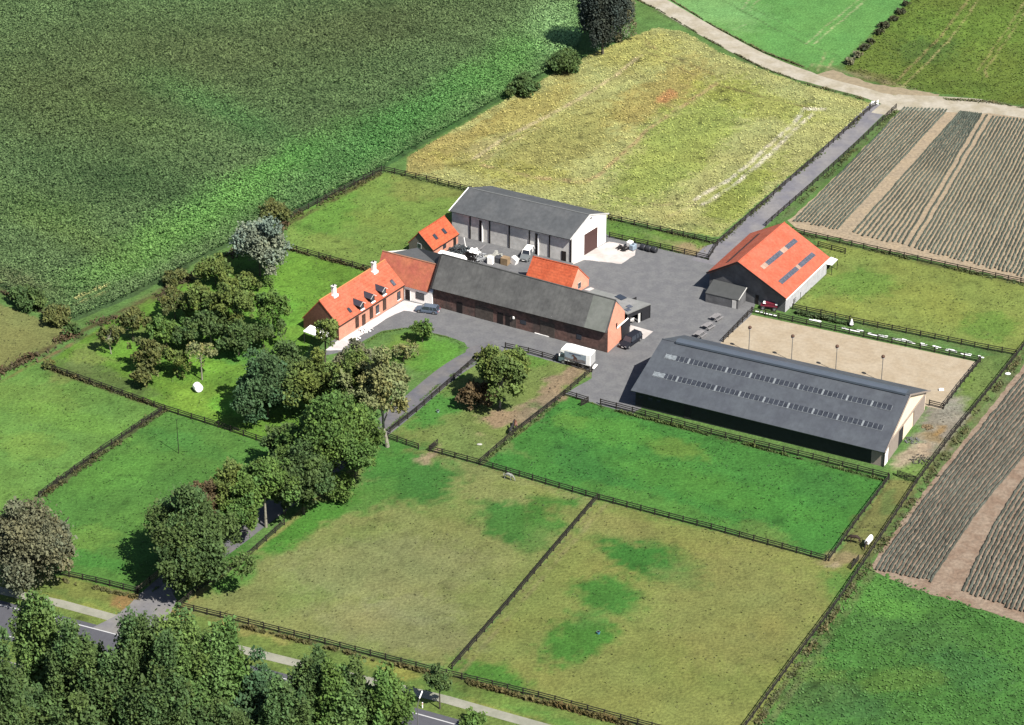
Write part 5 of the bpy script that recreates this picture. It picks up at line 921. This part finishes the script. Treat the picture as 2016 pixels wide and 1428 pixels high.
# ------------------------------------------------------------------ animals
def horse(label, px, py, head, colr, mane, scale=1.0, graze=True, rug=None, name='horse'):
    p = PV(px, py); e = empty(name, p, head); tag(e, label, name)
    hx = [((-.75, 0, 1.3), .27), ((-.35, 0, 1.3), .29), ((.15, 0, 1.27), .29), ((.6, 0, 1.32), .24)]
    nk = [((.95, 0, 1.2), .16), ((1.25, 0, .8), .12), ((1.4, 0, .5), .11), ((1.55, 0, .12), .07)] if graze else [((.95, 0, 1.6), .17), ((1.15, 0, 1.95), .12), ((1.35, 0, 1.98), .11), ((1.6, 0, 1.7), .07)]
    bm = bmesh.new(); sk = bm.verts.layers.skin.verify()
    def V(c, r_, root=False):
        v = bm.verts.new(Vector(c)*scale); v[sk].radius = (r_*scale, r_*scale); v[sk].use_root = root; return v
    B = [V(c, r_, i == 0) for i, (c, r_) in enumerate(hx)]; N = [V(c, r_) for c, r_ in nk]
    for a_, b_ in zip(B[:-1], B[1:]): bm.edges.new((a_, b_))
    ch = [B[-1]]+N
    for a_, b_ in zip(ch[:-1], ch[1:]): bm.edges.new((a_, b_))
    for s in (-1, 1):
        for root, pts in ((B[3], [((.62, .17*s, .95), .11), ((.66, .17*s, .55), .06), ((.62, .17*s, .12), .045), ((.7, .17*s, .04), .06)]), (B[0], [((-.72, .18*s, .98), .16), ((-.6, .18*s, .72), .09), ((-.86, .18*s, .5), .06), ((-.78, .18*s, .12), .045), ((-.7, .18*s, .04), .06)])):
            q = [V(c, r_) for c, r_ in pts]
            for a_, b_ in zip([root]+q[:-1], q): bm.edges.new((a_, b_))
    me = bpy.data.meshes.new('body'); bm.to_mesh(me); bm.free(); o = bpy.data.objects.new('body', me); COL.objects.link(o); o.parent = e
    o.modifiers.new('skin', 'SKIN'); ss = o.modifiers.new('sub', 'SUBSURF'); ss.levels = ss.render_levels = 1; me.materials.append(colr)
    S = scale; hd = Vector(nk[2][0])*S
    MB().add([tuple(Vector(v)*S) for v in ((-1.0, -.06, 1.38), (-1.0, .06, 1.38), (-1.2, .1, .7), (-1.2, -.1, .7), (-.98, 0, 1.3), (-1.08, 0, .55))], [(0, 1, 2, 3), (0, 4, 5, 3), (1, 4, 5, 2), (0, 1, 4), (2, 3, 5)]).build('tail', mane, e)
    mn = MB(); a_ = Vector(hx[3][0])*S+Vector((0, 0, .2*S)); pts = [a_]+[Vector(nk[i][0])*S+Vector((.0 if graze else -.08, 0, .13))*S for i in range(3)]
    for p_, q_ in zip(pts[:-1], pts[1:]): mn.beam(p_, q_, .07*S, .16*S)
    mn.build('mane', mane, e); ea = MB()
    for s in (-1, 1): ea.cyl(hd+Vector((-.02, .06*s, .06))*S, hd+Vector((-.05, .09*s, .24))*S, .045*S, .008, 6)
    ea.build('ears', colr, e)
    if rug:
        rg = MB(); prof = [(-.36, .85), (-.35, 1.3), (-.22, 1.58), (0, 1.66), (.22, 1.58), (.35, 1.3), (.36, .85)]
        rg.extr([(a*S, b*S) for a, b in prof], Vector((-1.05, 0, 0))*S, (0, 1, 0), (0, 0, 1), (1.85*S, 0, 0)); rg.build('horse_rug', rug, e, bevel=.08)
    return e
HB = mat('bay_coat', A(146, 98, 76), rough=.6, var=.1); HK = mat('black_coat', (.015, .014, .014), rough=.6, var=.1); HG = mat('grey_coat', A(196, 198, 190), rough=.7, var=.2, scale=3); HD = mat('dark_brown_coat', A(78, 60, 50), rough=.6, var=.1)
horse('chestnut horse behind the black horse at the horse paddock fence', 1015, 843, math.radians(100), HB, HK, .95)
horse('black horse standing at the horse paddock fence', 1007, 853, math.radians(70), HK, HK, .95, graze=False)
horse('grey and white pony beside the long middle fence', 1001, 944, math.radians(-30), HG, mat('pale_mane', A(230, 228, 215), var=.05), .85)
horse('dark brown horse grazing in the narrow lane on the right', 1683, 1070, math.radians(165), HD, HK, 1.05)
horse('horse in a white rug at the right hand fence', 1709, 1076, math.radians(240), HD, HK, 1.05, rug=WHITE)
# ------------------------------------------------------------------ poles, tables and small things
LG = mat('pale_metal_pole', A(150, 150, 150), rough=.5, var=.05); BRN = mat('rusty_lamp_head', A(120, 88, 70), rough=.7, var=.15)
for i, (x, y, lb) in enumerate(((1474, 646, 'floodlight pole on the arena nearest the stable barn'), (1558, 663, 'second floodlight pole from the left on the arena'), (1645, 683, 'third floodlight pole from the left on the arena'), (1735, 703, 'floodlight pole on the arena nearest the ploughed field'))):
    s = ppm(y)*.866; hh = 5.2; b_ = PV(x, y+hh*s); e = empty('floodlight', b_); tag(e, lb, 'floodlight', 'floodlight poles of the riding arena')
    MB().cyl((0, 0, 0), (0, 0, hh-.1), .075, .06, 8).build('pole', LG, e); hd = MB().sphere((0, 0, hh), (.36, .36, .32)).build('lamp_head', BRN, e, smooth=True); MB().cyl((0, 0, hh-.32), (0, 0, hh-.26), .3, n=12).build('lens', LAMP, hd)
e = empty('mast', PV(352, 893)); tag(e, 'thin tall mast standing alone in the left pasture', 'mast'); MB().cyl((0, 0, 0), (0, 0, 6.9), .07, .04, 8).build('pole', DARKT, e); MB().box((0, 0, 6.8), (.5, .06, .06)).build('crossbar', DARKT, e)
e = empty('street_lamp', PV(824, 1490)); tag(e, 'grey street lamp with white head at the bottom edge', 'street lamp')
MB().cyl((0, 0, 0), (0, 0, 9.3), .11, .07, 10).build('pole', LG, e); MB().cyl((0, 0, 9.3), (.45, .2, 11.1), .06, .05, 8).build('arm', LG, e); MB().beam((.3, .13, 10.6), (.72, .3, 11.7), .32, .2).build('lamp_head', WHITE, e, bevel=.05)
e = empty('marker_post', PV(832, 1394)); tag(e, 'small white marker post in the shade of the footpath tree', 'post'); MB().box((0, 0, .5), (.14, .14, 1)).build('post', WHITE, e); MB().box((0, -.08, .8), (.15, .02, .15)).build('reflector', RED, e)
TB = mat('grey_table_wood', A(176, 172, 172), rough=.8, var=.1)
tb0 = None
for x, y, lb in ((1410, 629, 'picnic table nearest the stable annex'), (1394, 646, 'middle picnic table of the three in the yard'), (1378, 662, 'picnic table nearest the riding hall roof')):
    p = PV(x, y)
    if tb0 is None:
        tb0 = e = empty('picnic_table', p, math.radians(52)); MB().box((0, 0, .78), (2.1, .85, .07)).build('table_top', TB, e)
        for s in (-1, 1):
            MB().box((0, s*.85, .46), (2.1, .32, .06)).build('bench', TB, e)
            MB().beam((s*.75, -.8, 0), (s*.75, -.25, .75), .09).beam((s*.75, .8, 0), (s*.75, .25, .75), .09).beam((s*.75, -.9, .42), (s*.75, .9, .42), .08).build('leg_frame', TB, e)
    else:
        e = tb0.copy(); COL.objects.link(e); e.location = p; e.rotation_euler = (0, 0, math.radians(50 if y < 650 else 56))
        for c in [k for k in bpy.data.objects if k.parent == tb0]: k = c.copy(); COL.objects.link(k); k.parent = e
    tag(e, lb, 'picnic table', 'picnic tables in the yard')
def bale(name, label, x, y, r, L_, m, rz=0, cat='bale', group=None, z=0):
    e = empty(name, PV(x, y)+Vector((0, 0, z)), rz); tag(e, label, cat, group)
    b = MB(); n = 14; rings = [(-L_/2, .82), (-L_/2+.12, .97), (0, 1.0), (L_/2-.12, .97), (L_/2, .82)]
    vs = [(math.cos(2*math.pi*i/n)*r*k*random.uniform(.98, 1.02), a_, r+math.sin(2*math.pi*i/n)*r*k) for a_, k in rings for i in range(n)]
    fs = [(j*n+i, j*n+(i+1) % n, (j+1)*n+(i+1) % n, (j+1)*n+i) for j in range(4) for i in range(n)]+[tuple(range(n)), tuple(range(4*n, 5*n))]
    b.add(vs, fs).build('wrapping', m, e); MB().cyl((0, -L_/2-.01, r), (0, L_/2+.01, r), r*.3, n=10).build('end_fold', m, e)
bale('wrapped_bale', 'white wrapped bale lying on the orchard grass by the sapling', 390, 770, .78, 1.5, WHITE, .5)
BLK = mat('black_wrap', (.02, .021, .024), rough=.5, var=.1)
for i, (x, y, lb) in enumerate(((1266, 492, 'left black wrapped bale by the grass strip fence'), (1277, 495, 'middle black wrapped bale by the grass strip fence'), (1288, 497, 'right black wrapped bale by the grass strip fence'))): bale('black_bale', lb, x, y, .6, 1.1, BLK, .9, group='black bales by the fence')
LB = mat('light_blue_plastic', A(196, 216, 232), rough=.6, var=.08)
for nm, lb, x, y, sz, m_, ct in (('water_tank', 'pale blue plastic tank at the back of the concrete apron', 1246, 492, (1.3, 1.0, 1.1), LB, 'tank'), ('water_tank', 'white plastic tank behind the pale blue tank', 1240, 486, (1.1, 1.0, 1.1), WHITE, 'tank')):
    e = empty(nm, PV(x, y), .9); tag(e, lb, ct, 'plastic tanks'); MB().box((0, 0, sz[2]/2+.12), sz).build('container', m_, e, bevel=.12); MB().box((0, 0, .06), (sz[0], sz[1], .12)).build('pallet', TB, e); MB().cyl((0, 0, sz[2]+.1), (0, 0, sz[2]+.2), .2).build('lid', DARKT, e)
def pile(name, label, x, y, R_, H_, m, n, cat, group=None, ln=(.3, 1.2), rr=(.05, .3)):
    e = MB(); rt = random.Random(int(x*7+y))
    for _ in range(n):
        a_ = rt.uniform(0, 6.28); q = R_*math.sqrt(rt.random()); z = H_*rt.random()*(1-q/R_*.7)+.08
        e.box((math.cos(a_)*q, math.sin(a_)*q*.8, z), (rt.uniform(*ln), rt.uniform(*rr), rt.uniform(.04, .2)), rt.uniform(0, 3.1), rt.uniform(-.5, .5), rt.uniform(-.5, .5))
    o = e.build(name, m); o.location = PV(x, y); return tag(o, label, cat, group)
pile('scrap_heap', 'dark tangled scrap metal heap beside the small outbuilding', 905, 497, 2.4, 1.5, mat('dark_scrap', A(96, 104, 108), metal=.2, var=.3, scale=3), 110, 'scrap heap')
pile('scrap_heap', 'dark heap of scrap in front of the warehouse wall left side', 918, 501, 1.8, 1.1, MATS['dark_scrap'], 60, 'scrap heap')
pile('board_pile', 'heap of white boards behind the dark skip', 932, 500, 1.5, 1.0, WHITE, 26, 'board pile', ln=(.8, 1.7), rr=(.4, .8))
pile('frame_pile', 'tangle of pale metal frames in the scrap row', 941, 514, 1.5, 1.4, mat('pale_scrap', A(214, 216, 218), var=.15, scale=3), 46, 'frame pile', ln=(.8, 2.0), rr=(.06, .12))
pile('frame_pile', 'pale bent frames beside the green scrap', 950, 509, 1.2, 1.2, MATS['pale_scrap'], 24, 'frame pile', ln=(.6, 1.6), rr=(.06, .2))
pile('board_pile', 'long heap of pale boards in the middle of the scrap row', 973, 509, 1.7, 1.2, mat('cream_boards', A(232, 230, 218), var=.08), 34, 'board pile', ln=(.8, 1.9), rr=(.3, .7))
pile('debris', 'rubble and dark debris at the foot of the hall gable', 1795, 868, 1.5, .25, mat('grey_rubble', A(140, 140, 142), var=.3, scale=3), 60, 'debris', ln=(.08, .24), rr=(.08, .24))
pile('debris', 'stones in the grass at the end of the worn strip by the hall', 1812, 906, 2.0, .2, mat('dark_rubble', A(110, 106, 100), var=.3, scale=3), 70, 'debris', ln=(.08, .24), rr=(.08, .24))
pile('manure_heap', 'low brown heap beside the far door of the riding hall', 1826, 842, 1.0, .25, mat('manure', A(160, 138, 104), var=.25, scale=2), 50, 'manure heap', ln=(.15, .4), rr=(.15, .3))
pile('debris', 'dark items at the back edge of the concrete apron', 1226, 490, 1.4, .5, DARKT, 30, 'debris', ln=(.3, .9), rr=(.2, .4))
pile('flower_pots', 'white garden furniture jumble on the terrace corner', 722, 650, 1.3, .8, WHITE, 22, 'garden furniture', ln=(.3, .8), rr=(.1, .4))
pile('garden_bench', 'small white garden seat lower on the terrace edge', 700, 668, .8, .7, WHITE, 12, 'garden seat', ln=(.4, .9), rr=(.1, .4))
def crate(name, label, x, y, sz, m_, rz, cat, open_=True, tilt=0):
    e = empty(name, PV(x, y), rz); tag(e, label, cat); a_, b_, c_ = sz; t = .08
    if tilt: e.rotation_euler = (0, tilt, rz)
    MB().box((0, 0, t/2+.02), (a_, b_, t)).build('floor', m_, e)
    for s in (-1, 1): MB().box((s*(a_-t)/2, 0, c_/2+.1), (t, b_, c_)).build('side', m_, e); MB().box((0, s*(b_-t)/2, c_/2+.1), (a_-2*t, t, c_)).build('end', m_, e)
    if not open_: MB().box((0, 0, c_+.12), (a_, b_, t)).build('lid', m_, e)
crate('skip', 'dark open skip in the scrap row behind the barn ridge', 925, 513, (2.6, 1.6, 1.2), DARKT, -.48, 'skip')
crate('wooden_crate', 'brown wooden crate at the right end of the scrap row', 995, 520, (1.5, 1.3, 1.3), mat('crate_wood', A(196, 166, 130), var=.12), -.5, 'crate', False)
crate('white_cabinet', 'white cabinet in front of the pale board heap', 966, 519, (1.1, .9, 1.3), WHITE, -.4, 'cabinet', False)
crate('white_cabinet', 'white tipped cabinet standing alone right of the wooden crate', 1011, 519, (1.3, 1.0, 1.3), WHITE, -.7, 'cabinet', False, .35)
crate('dark_container', 'dark container between the white cabinet and the wooden crate', 981, 516, (1.3, 1.2, 1.0), mat('dark_grey_steel', A(96, 98, 104), var=.1), -.5, 'container', False)
# white trailer: roof seen over the barn ridge
p = PV(889, 502.5, 2.3); p.z = 0; e = empty('box_trailer', p, math.radians(-28)); tag(e, 'long white trailer half hidden behind the grey barn ridge', 'trailer')
MB().extr([(-2.9, .5), (-2.9, 2.25), (2.3, 2.35), (2.9, 1.8), (2.9, .5)], (0, -1.05, 0), (1, 0, 0), (0, 0, 1), (0, 2.1, 0)).build('body', WHITE, e, bevel=.08); wheels(e, (-.3,), .95, .34); MB().beam((2.9, 0, .45), (4, 0, .45), .1).build('drawbar', DARKT, e); MB().box((-2.91, 0, 1.4), (.03, 1.6, 1.4)).build('rear_door', GREYW, e)
e = empty('leaning_beam', PV(944, 500)); tag(e, 'long pale beam leaning across the scrap row', 'beam'); MB().beam((-1.3, -1, .3), (1.2, .9, 1.6), .14, .2).build('beam', TB, e)
e = empty('white_post', PV(917, 487)); tag(e, 'leaning white post standing behind the scrap heap', 'post'); MB().beam((0, 0, 0), (-.3, 0, 2.1), .3, .12).build('post', WHITE, e); MB().box((0, 0, .05), (.5, .5, .1)).build('base', GREYW, e)
# hay machine below the stable roof
REDP = mat('red_paint', A(150, 52, 72), rough=.5, var=.08)
e = empty('hay_machine', PV(1514, 609), math.radians(-14)); tag(e, 'red farm machine parked under the corner of the orange stable barn', 'farm machine')
MB().box((0, 0, .8), (3.2, .9, .3)).build('frame', REDP, e, bevel=.05); MB().box((.2, .1, 1.2), (2.0, .7, .5)).build('hopper', REDP, e, bevel=.05); MB().box((-.9, 0, 1.35), (.5, .9, .1)).box((1.4, 0, 1.3), (.4, .9, .1)).build('cover', WHITE, e)
wheels(e, (-1.1, 1.1), .6, .4); tn = MB()
for i in range(12): tn.beam((-1.5+i*.27, -.5, .7), (-1.5+i*.27, -.75, .08), .05)
tn.build('tines', DARKT, e); MB().beam((1.6, 0, .7), (2.4, 0, .5), .1).build('drawbar', DARKT, e)
# white slabs beside the arena
WS = mat('white_slab', (.6, .6, .59), rough=.8, var=.12, scale=2); sl0 = None
segs = [((1486, 616), (1530, 626), 5), ((1592, 634), (1616, 638), 3), ((1657, 649), (1700, 658), 6), ((1708, 660), (1748, 668), 6), ((1756, 670), (1802, 680), 7), ((1812, 682), (1826, 685), 2), ((1836, 686), (1852, 690), 3), ((1862, 692), (1884, 697), 4), ((1892, 699), (1912, 704), 3), ((1926, 706), (1936, 708), 2)]
k_ = 0; tot = sum(s[2] for s in segs)
for a_, b_, n in segs:
    for i in range(n):
        t = (i+.5)/n; x = a_[0]*(1-t)+b_[0]*t; y = a_[1]*(1-t)+b_[1]*t-3+random.uniform(-1, 1.2); k_ += 1
        if sl0 is None: o = MB().box((0, 0, .18), (.62, .6, .3)).build('white_block', WS, bevel=.05); sl0 = o
        else: o = bpy.data.objects.new('white_block', sl0.data); COL.objects.link(o); bv = o.modifiers.new('bevel', 'BEVEL'); bv.width = .05
        o.location = PV(x, y); o.rotation_euler = (random.uniform(-.06, .06), random.uniform(-.06, .06), math.radians(-25)+random.uniform(-.3, .3)); o.scale = (random.uniform(.8, 1.3), random.uniform(.5, 1.2), random.uniform(.3, .8))
        tag(o, 'white painted block %s' % ['at the stable end of the arena fence', 'in the short cluster after the low shrubs', 'in the cluster below the folded white parasol', 'in the second long cluster along the arena fence', 'in the longest cluster along the arena fence', 'of the lone pair in the middle of the arena fence', 'in the first short cluster after the lone pair', 'in the cluster of four near the arena end', 'in the last cluster of three before the arena corner', 'outside the far right arena corner'][segs.index((a_, b_, n))], 'block', 'white blocks along the far side of the arena')
e = empty('garden_parasol', PV(1676, 643), 0); tag(e, 'small folded white parasol between the arena fences', 'parasol'); MB().cyl((0, 0, .5), (0, 0, 1.7), .42, .03, 10).build('cover', WHITE, e); MB().cyl((0, 0, 0), (0, 0, .6), .04).build('pole', LG, e)
def tagged(nm, mb, m_, p, lb, ct, rz=0, bevel=0):
    o = mb.build(nm, m_, bevel=bevel); o.location = p; o.rotation_euler = (0, 0, rz); return tag(o, lb, ct)
tagged('jump_block', MB().box((0, 0, .18), (.9, .5, .3)).box((0, 0, .36), (.7, .3, .12)), WHITE, PV(1853, 769), 'single white block lying on the arena sand', 'block', bevel=.04)
BK = mat('blue_bucket', A(120, 190, 220), rough=.5, var=.05)
for nm, x, y, m_, lb in (('feed_bucket', 1178, 1248, BK, 'blue feed bucket in the dry right front paddock'), ('feed_bucket', 862, 812, mat('green_white_bucket', A(190, 225, 210), var=.05), 'pale green bucket in the horse paddock near the drive')):
    e = empty(nm, PV(x, y)); tag(e, lb, 'bucket'); MB().cyl((0, 0, 0), (0, 0, .38), .22, .3, 14).build('tub', m_, e); MB().cyl((0, 0, .385), (0, 0, .39), .25, n=14).build('contents', DARKT, e); MB().beam((-.3, 0, .38), (0, .1, .6), .03).beam((0, .1, .6), (.3, 0, .38), .03).build('handle', CHR, e)
e = empty('notice_board', PV(1722, 208), .4); tag(e, 'white barrier board at the access road junction', 'board'); MB().box((0, 0, .9), (1.8, .08, .35)).box((-.1, 0, .4), (1.6, .06, .2)).build('panel', WHITE, e); MB().beam((-.8, 0, 0), (-.8, 0, 1.2), .12).beam((.8, 0, 0), (.8, 0, 1.2), .12).build('post', WHITE, e)
tagged('stone', MB().sphere((0, 0, .1), (.55, .35, .22)), WS, PV(1984, 737), 'pale stone in the weeds beside the ploughed field', 'stone')
tagged('stone', MB().sphere((0, 0, .1), (.5, .3, .15)), MATS['cream_boards'], PV(944, 876), 'flat cream stone in the lower part of the horse paddock', 'stone')
